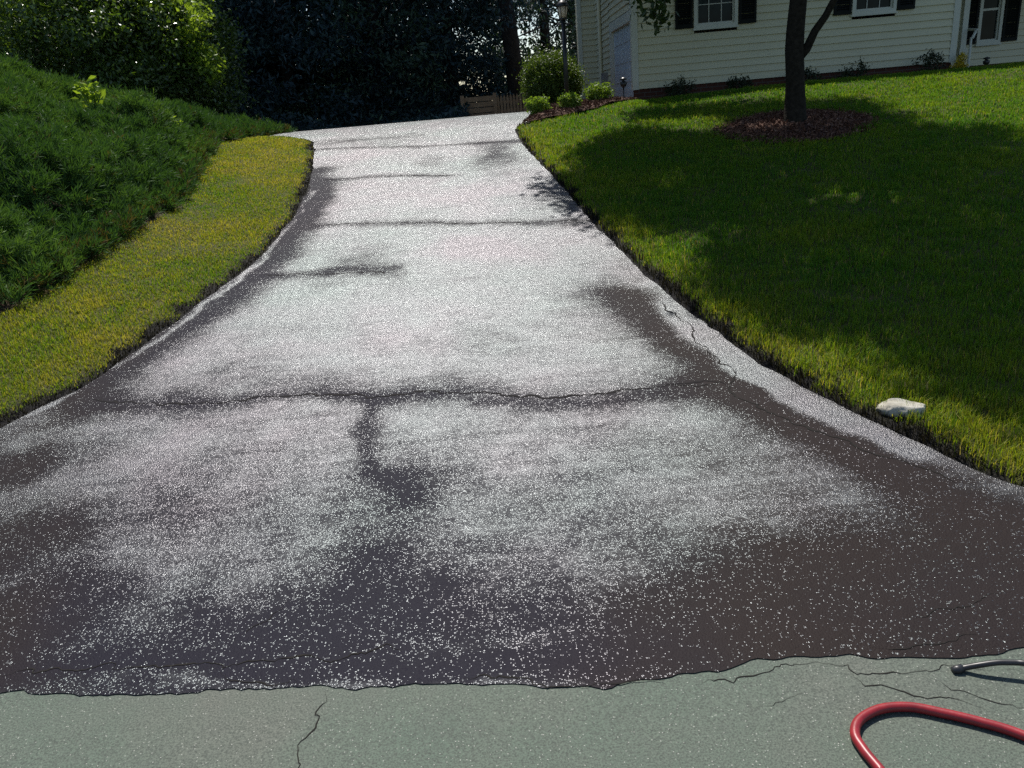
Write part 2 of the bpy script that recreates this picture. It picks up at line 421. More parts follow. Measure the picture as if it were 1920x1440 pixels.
MAT['red_rubber'] = simple('red_rubber', (0.16, 0.010, 0.014), (0.27, 0.016, 0.021), 24, 0.4, 0.45, 70, 0.15, 0.003)
MAT['black_rubber'] = simple('black_rubber', (0.012, 0.012, 0.013), (0.025, 0.025, 0.026), 20, 0.4, 0.5)
MAT['grey_plastic'] = simple('grey_plastic', (0.16, 0.17, 0.17), (0.2, 0.21, 0.21), 4, 0.5, 0.4)

def brick():
    m, nt, out = mat('brick'); co = coords(nt)
    mp = N(nt, 'ShaderNodeMapping'); mp.inputs['Rotation'].default_value = (R(90), 0, 0); nt.links.new(co, mp.inputs[0])
    b = N(nt, 'ShaderNodeTexBrick'); nt.links.new(mp.outputs[0], b.inputs['Vector'])
    b.inputs['Scale'].default_value = 1; b.inputs['Brick Width'].default_value = 0.2; b.inputs['Row Height'].default_value = 0.067; b.inputs['Mortar Size'].default_value = 0.006
    b.inputs['Color1'].default_value = (0.06, 0.024, 0.017, 1); b.inputs['Color2'].default_value = (0.085, 0.034, 0.024, 1); b.inputs['Mortar'].default_value = (0.08, 0.072, 0.064, 1)
    principled(nt, out, b.outputs[0], 0.85, 0.2); return m
MAT['brick'] = brick()
def glass():
    m, nt, out = mat('window_glass'); co = coords(nt)
    c = ramp(nt, noise(nt, co, 2.2, 3), [(0.4, (0.006, 0.010, 0.011)), (0.65, (0.014, 0.026, 0.026))])
    p = principled(nt, out, c, 0.05, 0.08, noise(nt, co, 1.5, 1), 0.05, 0.05); return m
MAT['glass'] = glass()
def lampglass():
    m, nt, out = mat('frosted_lamp_glass')
    p = principled(nt, out, (0.75, 0.72, 0.62), 0.35, 0.5)
    tr = N(nt, 'ShaderNodeBsdfTranslucent'); tr.inputs[0].default_value = (0.85, 0.8, 0.68, 1)
    ms = N(nt, 'ShaderNodeMixShader'); ms.inputs[0].default_value = 0.6
    nt.links.new(p.outputs[0], ms.inputs[1]); nt.links.new(tr.outputs[0], ms.inputs[2]); nt.links.new(ms.outputs[0], out.inputs[0]); return m
MAT['lampglass'] = lampglass()

# ------------------------------------------------------------------ light
SUN_EL, SUN_AZ = R(57), R(-5)          # azimuth from +y towards +x
SUN = np.array([math.sin(SUN_AZ) * math.cos(SUN_EL), math.cos(SUN_AZ) * math.cos(SUN_EL), math.sin(SUN_EL)])
w = bpy.data.worlds.new('World'); sc.world = w; w.use_nodes = True
nt = w.node_tree; nt.nodes.clear()
sky = nt.nodes.new('ShaderNodeTexSky'); sky.sky_type = 'NISHITA'; sky.sun_disc = False
sky.sun_elevation = SUN_EL; sky.sun_rotation = SUN_AZ
sky.air_density, sky.dust_density, sky.ozone_density = 1.0, 0.6, 1.0
bg = nt.nodes.new('ShaderNodeBackground'); bg.inputs[1].default_value = 0.095
wo = nt.nodes.new('ShaderNodeOutputWorld'); nt.links.new(sky.outputs[0], bg.inputs[0]); nt.links.new(bg.outputs[0], wo.inputs[0])
sd = bpy.data.lights.new('sun', 'SUN'); sd.energy = 5.0; sd.angle = R(0.53); sd.color = (1.0, 0.955, 0.885)
so = bpy.data.objects.new('sun', sd); C.objects.link(so); so.location = (0, 10, 30)
so.rotation_euler = Vector([float(v) for v in SUN]).to_track_quat('Z', 'Y').to_euler()
sc.view_settings.view_transform = 'Standard'; sc.view_settings.look = 'None'
sc.view_settings.exposure = 0.50; sc.view_settings.gamma = 1.0
sc.render.engine = 'CYCLES'
cy = sc.cycles
cy.max_bounces, cy.diffuse_bounces, cy.glossy_bounces, cy.transmission_bounces = 6, 3, 3, 4
cy.sample_clamp_indirect = 4.0; cy.sample_clamp_direct = 0.0
cy.use_denoising = False
cy.use_adaptive_sampling = False

# ------------------------------------------------------------------ ground sheet
def axis(a, b, step, far, grow=1.35):
    c = list(np.arange(a, b + 1e-6, step)); s = step
    lo, hi = [], []; v = a
    while v > -far: s *= grow; v -= s; lo.append(v)
    s = step; v = c[-1]
    while v < far: s *= grow; v += s; hi.append(v)
    return np.array(lo[::-1] + c + hi)
gx, gy = axis(-9, 9, 0.07, 500), axis(1.2, 16, 0.07, 500)
X, Y = np.meshgrid(gx, gy)
Z = H(X, Y); DL, DR = sides(X, Y)
Z += np.where((DL > 0.15) | (DR > 0.15), 0.02 * (vnoise(X, Y, 2.0) - 0.5) + 0.012 * (vnoise(X, Y, 9.0, 1) - 0.5), 0)
nx, ny = len(gx), len(gy)
idx = np.arange(nx * ny).reshape(ny, nx)
T = np.stack([idx[:-1, :-1], idx[:-1, 1:], idx[1:, 1:], idx[1:, :-1]], -1).reshape(-1, 4)
J_px = [(0, 592), (110, 530), (250, 440), (335, 385), (382, 310)]
J_b = np.array([ground(*p)[:2] for p in J_px] + [at_y(403, 265, 11.9)[:2], at_y(465, 248, 13.2)[:2], at_y(535, 243, 14.3)[:2]])
J_b = np.concatenate([[[-9, J_b[0, 1] - 0.8]], J_b, [[J_b[-1, 0] - 0.3, J_b[-1, 1] + 0.7], [-9, J_b[-1, 1] + 2.0]]])
def in_poly(x, y, poly):
    x = np.asarray(x); y = np.asarray(y); ins = np.zeros(x.shape, bool)
    for (ax, ay), (bx, by) in zip(poly, np.roll(poly, -1, 0)):
        c = ((ay > y) != (by > y)) & (x < (bx - ax) * (y - ay) / (by - ay + 1e-12) + ax)
        ins ^= c
    return ins
J_poly = np.concatenate([J_b, [[-14, J_b[-1, 1] + 3], [-14, J_b[0, 1] - 1.5]]])
dout = np.maximum(DL, DR)
black = np.where(dout > 0, 1 - sstep(0.05, 0.13, dout + 0.10 * (vnoise(X, Y, 7, 4) - 0.5)), 1.0)
litter = np.maximum(in_poly(X, Y, J_poly) * 1.0, sstep(15.5, 17.5, Y))
link('ground', mesh_np('ground', np.stack([X, Y, Z], -1).reshape(-1, 3), T, {'black': black.ravel(), 'litter': litter.ravel()}, smooth=True), MAT['soil'])
tag(bpy.data.objects['ground'], kind='structure')

# ------------------------------------------------------------------ street and driveway
B_px = [(-300, 1315), (0, 1303), (150, 1303), (300, 1297), (450, 1290), (560, 1284), (680, 1288), (760, 1292), (860, 1283), (960, 1286), (1060, 1291), (1150, 1291), (1240, 1277), (1330, 1264), (1400, 1248), (1480, 1236), (1600, 1232), (1700, 1229), (1800, 1236), (1920, 1218), (2300, 1190)]
B_w = np.array([on_drive(*p) for p in B_px])
def yb(x):
    x = np.asarray(x, float)
    return np.interp(x, B_w[:, 0], B_w[:, 1]) + 0.03 * (vnoise(x, 0 * x, 6, 1) - 0.5) + 0.022 * (vnoise(x, 0 * x, 17, 2) - 0.5) + 0.014 * (vnoise(x, 0 * x, 43, 4) - 0.5)

def ribbon(pts_px, width, n_per=14, jag=0.5, lift=0.006, tapers=True, surf=on_drive, wavy=False):
    p = np.array([surf(*q) for q in pts_px])
    s = np.concatenate([[0], np.cumsum(np.linalg.norm(np.diff(p, axis=0), axis=1))])
    n = max(6, int(s[-1] / 0.012))
    q = np.linspace(0, s[-1], n)
    c = np.stack([np.interp(q, s, p[:, 0]), np.interp(q, s, p[:, 1])], 1)
    c += np.stack([vnoise(q, q * 0 + s[-1], 14, 3) - 0.5, vnoise(q, q * 0 + s[-1], 14, 7) - 0.5], 1) * 0.05 * jag
    c += np.stack([vnoise(q, q * 0 + s[-1], 40, 3) - 0.5, vnoise(q, q * 0 + s[-1], 40, 7) - 0.5], 1) * 0.02 * jag
    c += np.stack([vnoise(q, q * 0 + s[-1], 85, 13) - 0.5, vnoise(q, q * 0 + s[-1], 85, 17) - 0.5], 1) * 0.012 * jag
    t = np.gradient(c, axis=0); t = unit(t); nrm = np.stack([-t[:, 1], t[:, 0]], 1)
    wd = width * (0.15 + 1.3 * vnoise(q, q * 0, 22, 4) ** 1.5) * 0.5
    if tapers: wd = wd * np.minimum(1, np.minimum(q, s[-1] - q) / 0.12 + 0.12)
    a, b = c + nrm * wd[:, None], c - nrm * wd[:, None]
    zz_ = lambda e: P(e[:, 1]) + lift + (0.0035 + 0.006 * (vnoise(e[:, 0], e[:, 1], 1.6, 3) - 0.5) if wavy else 0)
    V = np.concatenate([np.c_[a, zz_(a)], np.c_[b, zz_(b)]])
    i = np.arange(n - 1)
    F_ = np.stack([i, i + 1, i + 1 + n, i + n], 1)
    return V, F_

def join(parts):
    Vs, Fs, Ms, n = [], [], [], 0
    for V, F_, m in parts:
        Vs.append(V); Fs.append(F_ + n); Ms.append(np.full(len(F_), m)); n += len(V)
    return np.concatenate(Vs), np.concatenate(Fs), np.concatenate(Ms)

# street: from behind the camera up under the sealer's edge
sx, sy = np.linspace(-30, 30, 121), np.concatenate([np.linspace(-8, 0.5, 18), np.linspace(0.6, 2.3, 44)])
X, Y = np.meshgrid(sx, sy)
idx = np.arange(X.size).reshape(X.shape)
T = np.stack([idx[:-1, :-1], idx[:-1, 1:], idx[1:, 1:], idx[1:, :-1]], -1).reshape(-1, 4)
parts = [(np.stack([X, Y, P(Y)], -1).reshape(-1, 3), T, 0)]
for pts, wdt in [([(611, 1290), (618, 1312), (600, 1345), (588, 1362), (570, 1395), (563, 1420), (560, 1450), (552, 1490), (556, 1530)], 0.007),
                 ([(1300, 1285), (1420, 1262), (1520, 1246), (1592, 1250), (1600, 1262), (1700, 1258), (1760, 1255), (1860, 1250)], 0.006),
                 ([(1590, 1252), (1622, 1275), (1660, 1288), (1700, 1302), (1760, 1312), (1830, 1328), (1870, 1332)], 0.006),
                 ([(1600, 1235), (1612, 1246), (1592, 1252)], 0.005),
                 ([(1730, 1262), (1790, 1285), (1860, 1310), (1940, 1335)], 0.004),
                 ([(1860, 1252), (1900, 1258), (1930, 1268)], 0.004),
                 ([(1495, 1278), (1510, 1268), (1524, 1262)], 0.003),
                 ([(1400, 1330), (1440, 1320), (1500, 1300)], 0.003)]:
    V, F_ = ribbon(pts, wdt * 0.75, lift=0.0015, jag=0.9); parts.append((V, F_, 1))
V, Fq, Mi = join(parts)
tag(link('street', mesh_np('street', V, Fq, mi=Mi), [MAT['asphalt'], MAT['crack']]), kind='structure')

# driveway
y_top = Y_LEND
t_ = np.linspace(0, 1, 520)
rows = []
Y0 = 2.98
Xa = np.linspace(-6.0, 6.0, 300)
def edge_lo(y): return np.where(y > Y_L0, xl(np.maximum(y, Y_L0)), -6.0)
def edge_hi(y): return np.where(y > Y_R0, xr(np.maximum(y, Y_R0)), 6.0)
ysr = [];  y = 1.75
while y < 20.0:
    ysr.append(y); y += 0.018 + 0.006 * max(0, y - 2)
ysr = np.array(ysr)
LO, HI = edge_lo(ysr), edge_hi(ysr)
for k, yy in enumerate(ysr):
    xs = LO[k] + (HI[k] - LO[k]) * t_
    rows.append(np.stack([xs, np.maximum(yy, yb(xs)), xs * 0], 1))
G = np.array(rows)
G[..., 2] = P(G[..., 1]) + 0.0035
X, Y = G[..., 0], G[..., 1]
G[..., 2] += np.where(Y > yb(X) + 0.03, 0.006 * (vnoise(X, Y, 1.6, 3) - 0.5), 0)
idx = np.arange(X.size).reshape(X.shape)
T = np.stack([idx[:-1, :-1], idx[:-1, 1:], idx[1:, 1:], idx[1:, :-1]], -1).reshape(-1, 4)
Vd = G.reshape(-1, 3)
deg = (np.abs(Vd[T[:, 0], 1] - Vd[T[:, 3], 1]) < 1e-6) & (np.abs(Vd[T[:, 1], 1] - Vd[T[:, 2], 1]) < 1e-6)
T = T[~deg]
wx = Vd[:, 0] + 0.34 * (vnoise(Vd[:, 0], Vd[:, 1], 1.7, 21) - 0.5) + 0.20 * (vnoise(Vd[:, 0], Vd[:, 1], 4.3, 22) - 0.5) + 0.09 * (vnoise(Vd[:, 0], Vd[:, 1], 12, 23) - 0.5)
wy = Vd[:, 1] + 0.34 * (vnoise(Vd[:, 0], Vd[:, 1], 1.7, 24) - 0.5) + 0.20 * (vnoise(Vd[:, 0], Vd[:, 1], 4.3, 25) - 0.5) + 0.09 * (vnoise(Vd[:, 0], Vd[:, 1], 12, 26) - 0.5)
dry = 0.34 * (1 - sstep(1.9, 2.8, wy)) + 0.33 * (1 - sstep(2.6, 6.0, wy))     # the apron by the street has dried most
def blob(px, py, rx, ry, a, rot=0.0):
    c = on_drive(px, py); dx, dy = wx - c[0], wy - c[1]
    cr, sr = math.cos(rot), math.sin(rot)
    u, v = (dx * cr + dy * sr) / rx, (-dx * sr + dy * cr) / ry
    global dry
    dry = dry + a * np.exp(-(u * u + v * v))
def band(pts, wd, a):
    p = np.array([on_drive(*q) for q in pts]); d = pdist(Vd[:, 0] * 0.6 + wx * 0.4, Vd[:, 1] * 0.6 + wy * 0.4, p)
    global dry
    dry = dry + a * np.exp(-(d / wd) ** 2)
seams = [[(165, 752), (280, 760), (400, 757), (520, 745), (600, 742), (700, 746), (830, 735), (960, 742), (1090, 746), (1250, 722), (1330, 716), (1370, 722)],
         [(600, 422), (700, 419), (800, 418), (900, 420), (1000, 418), (1095, 414)],
         [(488, 518), (560, 515), (640, 514), (735, 512)],
         [(598, 338), (680, 333), (780, 330), (850, 330)],
         [(592, 282), (680, 277), (800, 274), (960, 266)]]
for s_ in seams: band(s_, 0.10, 0.50)
rcrack = [(1240, 565), (1262, 590), (1305, 622), (1300, 640), (1340, 668), (1376, 700), (1368, 735), (1420, 762), (1480, 790), (1560, 822), (1595, 832), (1700, 872), (1790, 905)]
band([(1190, 560), (1270, 640), (1330, 705), (1400, 760), (1500, 810), (1640, 870), (1800, 960), (1920, 1010)], 0.16, 0.9)
band([(1250, 722), (1330, 716), (1370, 722)], 0.14, 0.5)
band([(1900, 1060), (1700, 1180), (1500, 1210), (1200, 1240)], 0.14, 0.6)
blob(1820, 1090, 0.75, 0.35, 0.9)
blob(30, 860, 0.35, 0.25, 0.8); blob(20, 1040, 0.3, 0.25, 0.6); blob(40, 1180, 0.35, 0.2, 0.6)
blob(680, 500, 0.35, 0.45, 0.45); blob(560, 395, 0.3, 0.8, 0.45); blob(1150, 545, 0.35, 0.5, 0.5)
band([(690, 745), (690, 820), (705, 900), (760, 940)], 0.06, 0.5)
blob(760, 1090, 0.5, 0.32, 0.40); blob(740, 930, 0.22, 0.2, 0.4); blob(560, 1180, 0.5, 0.16, 0.3)
blob(360, 960, 0.3, 0.25, 0.2)
band([(160, 748), (300, 640), (400, 570), (490, 500), (550, 430), (585, 370), (597, 320)], 0.23, 0.95)
band([(60, 775), (150, 742), (300, 628), (400, 556), (490, 486), (550, 414), (578, 362)], 0.035, -0.7)
band([(0, 1270), (400, 1255), (800, 1245), (1240, 1240), (1500, 1205), (1900, 1185)], 0.06, 0.35)
band([(300, 1292), (560, 1282), (760, 1284), (960, 1282), (1150, 1284), (1330, 1258)], 0.03, -0.30)
band([(1262, 578), (1330, 640), (1400, 700), (1480, 752), (1580, 800), (1680, 840)], 0.10, -0.9)
band([(420, 700), (560, 715), (700, 725), (820, 715)], 0.14, 0.2)
band([(560, 250), (960, 225)], 0.5, 0.15); blob(650, 262, 0.6, 0.3, 0.5); blob(935, 290, 0.35, 1.1, 0.6); blob(800, 300, 0.3, 0.6, 0.35); blob(760, 258, 0.8, 0.4, 0.3); blob(1010, 370, 0.3, 0.5, 0.3)
hue = sstep(-0.1, 0.9, wx - 0.10 * (wy - 2)) + 0.8 * (1 - sstep(-2.1, -1.3, wx + 0.25 * (wy - 2)))
parts = [(Vd, T, 0)]
for s_ in seams: V, F_ = ribbon(s_, 0.018, jag=0.9, lift=0.0014, wavy=True); parts.append((V, F_, 1))
for pts, wdt in [(rcrack, 0.012), ([(1250, 722), (1370, 722)], 0.006),
                 ([(0, 1268), (120, 1256), (260, 1250), (420, 1250), (540, 1240), (650, 1238), (690, 1222), (735, 1214), (760, 1220)], 0.007),
                 ([(420, 1252), (455, 1275), (560, 1290)], 0.005), ([(860, 1275), (960, 1272), (985, 1280), (1100, 1290), (1240, 1280)], 0.007),
                 ([(1640, 1214), (1700, 1212), (1760, 1205), (1850, 1196)], 0.004), ([(1700, 1160), (1800, 1140), (1900, 1110)], 0.004),
                 ([(440, 1200), (500, 1160), (540, 1120)], 0.004)]:
    V, F_ = ribbon(pts, wdt, lift=0.0016, jag=0.9, wavy=True); parts.append((V, F_, 2))
V, Fq, Mi = join(parts)
dry = np.concatenate([np.clip(dry, 0, 1), np.zeros(len(V) - len(Vd))])
tag(link('driveway', mesh_np('driveway', V, Fq, {'dry': dry, 'hue': np.concatenate([hue, np.zeros(len(V) - len(Vd))])}, Mi, smooth=True), [MAT['sealer'], MAT['seam'], MAT['crack']]), kind='structure')

# ------------------------------------------------------------------ setting points
yH = 14.6                                        # front wall of the house
A0 = at_y(1188, 168, yH); B0 = at_y(1787, 118, yH)
zA = float(A0[2]) ; XA, XB = float(A0[0]), float(B0[0])
bed_px = [(985, 232), (985, 212), (1000, 200), (1060, 190), (1180, 178), (1188, 188), (1130, 200), (1060, 215), (1010, 232)]
bed = np.array([at_y(px, 200, yy)[:2] for px, yy in [(978, 12.1), (1005, 12.35), (1055, 12.6), (1105, 12.85), (1150, 13.2), (1200, 13.9)]])
bed_poly = np.concatenate([bed, [[XA - 0.02, yH + 1.0], [XA - 0.02, yH + 2.6], [bed[0, 0] + 0.7, bed[0, 1] + 4.0], [bed[0, 0] + 0.15, bed[0, 1] + 1.0]]])
tree_g = ground(1490, 236)
TX, TY, TZ = tree_g

# ------------------------------------------------------------------ grass
def blades(name, x, y, hgt, wid, tint, lean=0.5):
    n = len(x); z = H(x, y) - 0.005
    a = rng.random(n) * 2 * math.pi
    sd_ = np.stack([np.cos(a), np.sin(a), a * 0], 1); out = np.stack([-np.sin(a), np.cos(a), a * 0], 1)
    l = (rng.random(n) ** 1.3 * lean)[:, None]
    b = np.stack([x, y, z], 1); up = np.array([0, 0, 1.0])
    hh, ww = hgt[:, None], wid[:, None]
    m_ = b + up * hh * 0.55 + out * hh * l * 0.3; t = b + up * hh * (1 - 0.25 * l) + out * hh * l
    V = np.stack([b - sd_ * ww / 2, b + sd_ * ww / 2, m_ + sd_ * ww * 0.4, m_ - sd_ * ww * 0.4, t], 1).reshape(-1, 3)
    i = np.arange(n)[:, None] * 5
    T_ = np.concatenate([i + [0, 1, 2], i + [0, 2, 3], i + [3, 2, 4]], 1).reshape(-1, 3)
    return link(name, mesh_np(name, V, T_, {'tint': np.repeat(tint, 5)}), MAT['grass'])

def scatter_view(n, x0, x1, y0, y1):
    """more blades near the camera, fewer and larger ones far away"""
    y = y0 * (y1 / y0) ** rng.random(n)
    x = x0 + (x1 - x0) * rng.random(n)
    keep = rng.random(n) < np.clip(3.0 / y, 0.25, 1) ** 0.15
    x, y = x[keep], y[keep]
    px, py = to_px(np.stack([x, y, H(x, y)], 1))
    k = ((px > -140) & (px < 2080) & (py < 1500)) | ((px > -1100) & (px < 2900) & (py < 2600) & (rng.random(len(x)) < 0.6))
    return x[k], y[k]

def grass_fields(side, n):
    if side == 'r':
        x, y = scatter_view(n, 0.2, 10.5, 2.1, 15.6)
        ins = ~((x > XA - 0.3) & (y > yH - 0.75)) | ((x > XB) & (y < yH + 0.6))
        rt = np.hypot(x - TX, (y - TY) * 1.0)
        ins &= rt > 0.80 + 0.35 * (vnoise(x, y, 3) - 0.5)
        ins &= ~in_poly(x, y, bed_poly)
        ins &= (y > Y_R0) & (x > np.interp(y, Rc[:, 1], Rc[:, 0]))
    else:
        x, y = scatter_view(n, -9, 0.0, 2.5, 15.0)
        ins = (y > Y_L0) & (x < np.interp(y, Lc[:, 1], Lc[:, 0]))
        jx, jy = x + 0.12 * (vnoise(x, y, 4, 2) - 0.5), y + 0.12 * (vnoise(x, y, 4, 8) - 0.5)
        ins &= ~in_poly(jx, jy, J_poly)
        ins &= ~((x < L_pts[-3][0] + 0.1) & (y > L_pts[-3][1] + 0.3))
    x, y = x[ins], y[ins]
    dl, dr = sides(x, y); d = np.maximum(dl, dr)
    k = d > 0.012
    x, y, d = x[k], y[k], d[k]
    return x, y, d

x, y, d = grass_fields('r', 900000)
k = rng.random(len(x)) < 0.75; x, y, d = x[k], y[k], d[k]
cl = vnoise(x, y, 1.3, 3) * 0.5 + vnoise(x, y, 5, 4) * 0.3 + vnoise(x, y, 17, 5) * 0.2
edge = np.exp(-(d / 0.45) ** 2)
tint = np.clip(0.04 + 0.60 * (cl - 0.25) + 0.22 * edge + rng.normal(size=len(x)) * 0.10, 0, 0.96)
tint = np.where(rng.random(len(x)) < 0.03 + 0.07 * edge, 0.75 + 0.2 * rng.random(len(x)), tint)
blk = rng.random(len(x)) < (1 - sstep(0.02, 0.12, d + 0.12 * (vnoise(x, y, 7, 4) - 0.5)))
tint = np.where(blk, 1.0, tint)
hgt = (0.022 + 0.036 * vnoise(x, y, 9, 31) +  0.022 * rng.random(len(x)) * (0.6 + 0.8 * cl)) * (1 + 0.25 * edge) * (0.8 + 0.2 * sstep(0, 0.25, d))
wid = (0.0028 + 0.0022 * rng.random(len(x))) * (1 + 0.16 * np.maximum(0, y - 3))
tag(blades('lawn_grass', x, y, hgt, wid, tint, 0.9), kind='stuff')

x, y, d = grass_fields('l', 850000)
cl = vnoise(x, y, 1.5, 6) * 0.5 + vnoise(x, y, 5, 4) * 0.3 + vnoise(x, y, 17, 5) * 0.2
tint = np.clip(0.30 + 0.85 * (cl - 0.25) + rng.normal(size=len(x)) * 0.12, 0, 0.96)
tint = np.where(rng.random(len(x)) < 0.06 + 0.22 * sstep(0.5, 0.75, vnoise(x, y, 1.9, 33)), 0.75 + 0.2 * rng.random(len(x)), tint)
blk = rng.random(len(x)) < (1 - sstep(0.02, 0.13, d + 0.12 * (vnoise(x, y, 7, 4) - 0.5)))
tint = np.where(blk, 1.0, tint)
hgt = (0.018 + 0.026 * rng.random(len(x)) * (0.6 + 0.8 * cl)) * (0.8 + 0.2 * sstep(0, 0.25, d))
wid = (0.0026 + 0.0022 * rng.random(len(x))) * (1 + 0.16 * np.maximum(0, y - 3))
tag(blades('verge_grass', x, y, hgt, wid, tint, 1.0), kind='stuff')

# ------------------------------------------------------------------ juniper bank
def juniper(n, per):
    x = -12 + 11.5 * rng.random(n); y = 3.0 + 13.5 * rng.random(n)
    k = in_poly(x, y, J_poly); x, y = x[k], y[k]
    px, py = to_px(np.stack([x, y, H(x, y) + 0.3], 1))
    k = (px > -1300) & (px < 700) & (py < 1500); x, y = x[k], y[k]
    db0 = pdist(x, y, J_b)
    th = 0.44 * sstep(0.0, 0.6, db0) * (0.45 + 1.0 * vnoise(x, y, 1.3, 2)) * (1 - 0.35 * sstep(11, 15, y)) + 0.02
    th += 0.16 * (vnoise(x, y, 3.6, 9) - 0.5) * sstep(0, 0.5, db0)
    cz = H(x, y) + np.maximum(th - 0.30 * rng.random(len(x)) ** 2.0, 0.0)
    hue0 = np.clip(0.15 + 0.6 * vnoise(x, y, 1.1, 13) + 0.35 * (rng.random(len(x)) - 0.4), 0, 0.93)
    # each tuft leans its own way; its shoots fan out round that lean
    tl = np.stack([rng.normal(size=len(x)) * 0.55, rng.normal(size=len(x)) * 0.55 - 0.15, np.full(len(x), 0.55)], 1)
    rp = lambda a: np.repeat(a, per, 0)
    d = unit(rp(unit(tl)) + 0.52 * rng.normal(size=(len(x) * per, 3)) + [0, 0, 0.15])
    L = 0.085 + 0.11 * rng.random(len(d))
    x, y, db = rp(x), rp(y), rp(db0)
    c = np.stack([x, y, rp(cz)], 1) + d * (0.05 * rng.random(len(d)))[:, None] + 0.02 * rng.normal(size=d.shape)
    hue = np.clip(rp(hue0) + 0.10 * rng.normal(size=len(x)), 0, 0.93)
    side = unit(np.cross(d, unit(rng.normal(size=(len(x), 3)) + [0, 0, 1.5]))); nn = np.cross(side, d)
    Vs, Ts, base = [], [], 0
    tnt = np.where(rng.random(len(x)) < 0.012 + 0.25 * np.exp(-(db / 0.15) ** 2), 1.0, hue)
    K = 7
    ang = [0, 0.7, -0.7, 0.65, -0.65, 0.55, -0.55]; pos = [0.35, 0.05, 0.1, 0.3, 0.36, 0.56, 0.62]; ln = [0.65, 0.5, 0.5, 0.48, 0.48, 0.4, 0.4]
    for a, p, l in zip(ang, pos, ln):
        b = c + d * (L * p)[:, None]
        dd = d * math.cos(a) + side * math.sin(a) + nn * 0.15 * rng.normal(size=(len(x), 1))
        tip = b + dd * (L * l)[:, None]
        ww = (0.006 + 0.004 * rng.random(len(x)))[:, None] * (1 + 0.05 * np.maximum(0, y - 5))[:, None]
        q = unit(np.cross(dd, unit(rng.normal(size=(len(x), 3)))))
        mid = b * 0.55 + tip * 0.45
        Vs.append(np.stack([b, mid + q * ww / 2, tip, mid - q * ww / 2], 1).reshape(-1, 3))
    m_ = len(x)
    V = np.concatenate(Vs)
    i = np.arange(m_ * K)[:, None] * 4
    T_ = np.concatenate([i + [0, 1, 2], i + [0, 2, 3]], 1).reshape(-1, 3)
    me = mesh_np('juniper_ground_cover', V, T_, {'tint': np.tile(np.repeat(tnt, 4), K)})
    return link('juniper_ground_cover', me, MAT['juniper'])
tag(juniper(31000, 18), kind='stuff')

def sprout(px, py, y, hgt, n, label, off=0.47):
    tt = np.linspace(5.0, y + 1.5, 80); d = ray(px, py); q = CAM + d * (tt / d[1])[:, None]; gap = q[:, 2] - H(q[:, 0], q[:, 1]) - off
    i = int(np.argmax(gap < 0)) if (gap < 0).any() else int(np.argmin(gap)); p = q[i]; g = float(H(p[0], p[1])); base = np.array([p[0], p[1], g])
    o = empty('tree_seedling', base, label, 'seedling', 'pale seedlings poking through the juniper')
    top = p[2] - g
    mb = MB(); cs, ds = [], []
    for i in range(n):
        a = rng.random() * 6.28; r_ = hgt * (0.2 + 0.6 * rng.random())
        e = np.array([math.cos(a) * r_, math.sin(a) * r_ * 0.6, top + (rng.random() - 0.5) * hgt * 0.8])
        mb.tube([(0, 0, 0), (e[0] * 0.2, e[1] * 0.2, top * 0.6), e], [0.005, 0.004, 0.002], 5)
        for q in np.linspace(0.55, 1.05, 7):
            cs.append(np.array([e[0] * q, e[1] * q, top * 0.6 + (e[2] - top * 0.6) * q])); ds.append([math.cos(a), math.sin(a) * 0.6, 0.2])
    mb.build('stem', MAT['bark'], o)
    cs = np.array(cs); cs += rng.normal(size=cs.shape) * 0.025
    link('foliage', leaf_mesh('foliage', cs, min(0.10, 0.03 + 0.4 * hgt), 0.5, dirs=np.array(ds)), MAT['sprout'], o)

sprout(165, 165, 8.6, 0.22, 10, 'pale green leafy seedling standing out of the juniper near its top left', 0.55)
sprout(308, 208, 10.2, 0.12, 4, 'small pale sprig in the juniper, left one of the close pair midway along the bank')
sprout(332, 222, 10.4, 0.09, 3, 'small pale sprig in the juniper, right one of the close pair midway along the bank')
sprout(170, 374, 6.4, 0.05, 2, 'tiny single pale sprig low on the juniper slope above the verge', 0.28)

# ------------------------------------------------------------------ trees and shrubs
def crown_ellipsoid(n, c, r, bias=0.55, low=-1.0):
    d = unit(rng.normal(size=(n * 2, 3))); d = d[d[:, 2] > low][:n]
    rad = rng.random(len(d)) ** (1 / 3.0) * (1 - bias) + bias * (0.75 + 0.25 * rng.random(len(d)))
    rad *= 0.8 + 0.4 * vnoise(d[:, 0] * 2 + d[:, 2], d[:, 1] * 2, 1.6, 3)
    return np.asarray(c) + d * rad[:, None] * np.asarray(r)

def shrub(name, x, y, rx, ry, hz, leaf, nclump, per, material, label, cat, group=None, spread=None, z0=None, stems=5, asp=0.5):
    g = float(H(x, y)) if z0 is None else z0
    o = empty(name, (x, y, g), label, cat, group)
    cents = crown_ellipsoid(nclump, (0, 0, hz * 0.52), (rx, ry, hz * 0.5), 0.45)
    cents[:, 2] = np.maximum(cents[:, 2], 0.02)
    sp = spread or min(rx, hz) * 0.16
    p, t = clump_points(cents, per, sp); p[:, 2] = np.maximum(p[:, 2], 0.01)
    link('foliage', leaf_mesh('foliage', p, leaf * (0.7 + 0.6 * rng.random(len(p))), asp, tint=np.clip(t * 0.6 + 0.4 * rng.random(len(p)), 0, 1)), material, o)
    mb = MB()
    for i in range(stems):
        e = cents[rng.integers(len(cents))] * 0.85
        mb.tube([(e[0] * 0.08, e[1] * 0.08, -0.05), (e[0] * 0.35, e[1] * 0.35, e[2] * 0.5), e], [0.018 * max(1, hz), 0.012 * max(1, hz), 0.004], 6)
    mb.build('stem', MAT['dark_bark'], o)
    return o

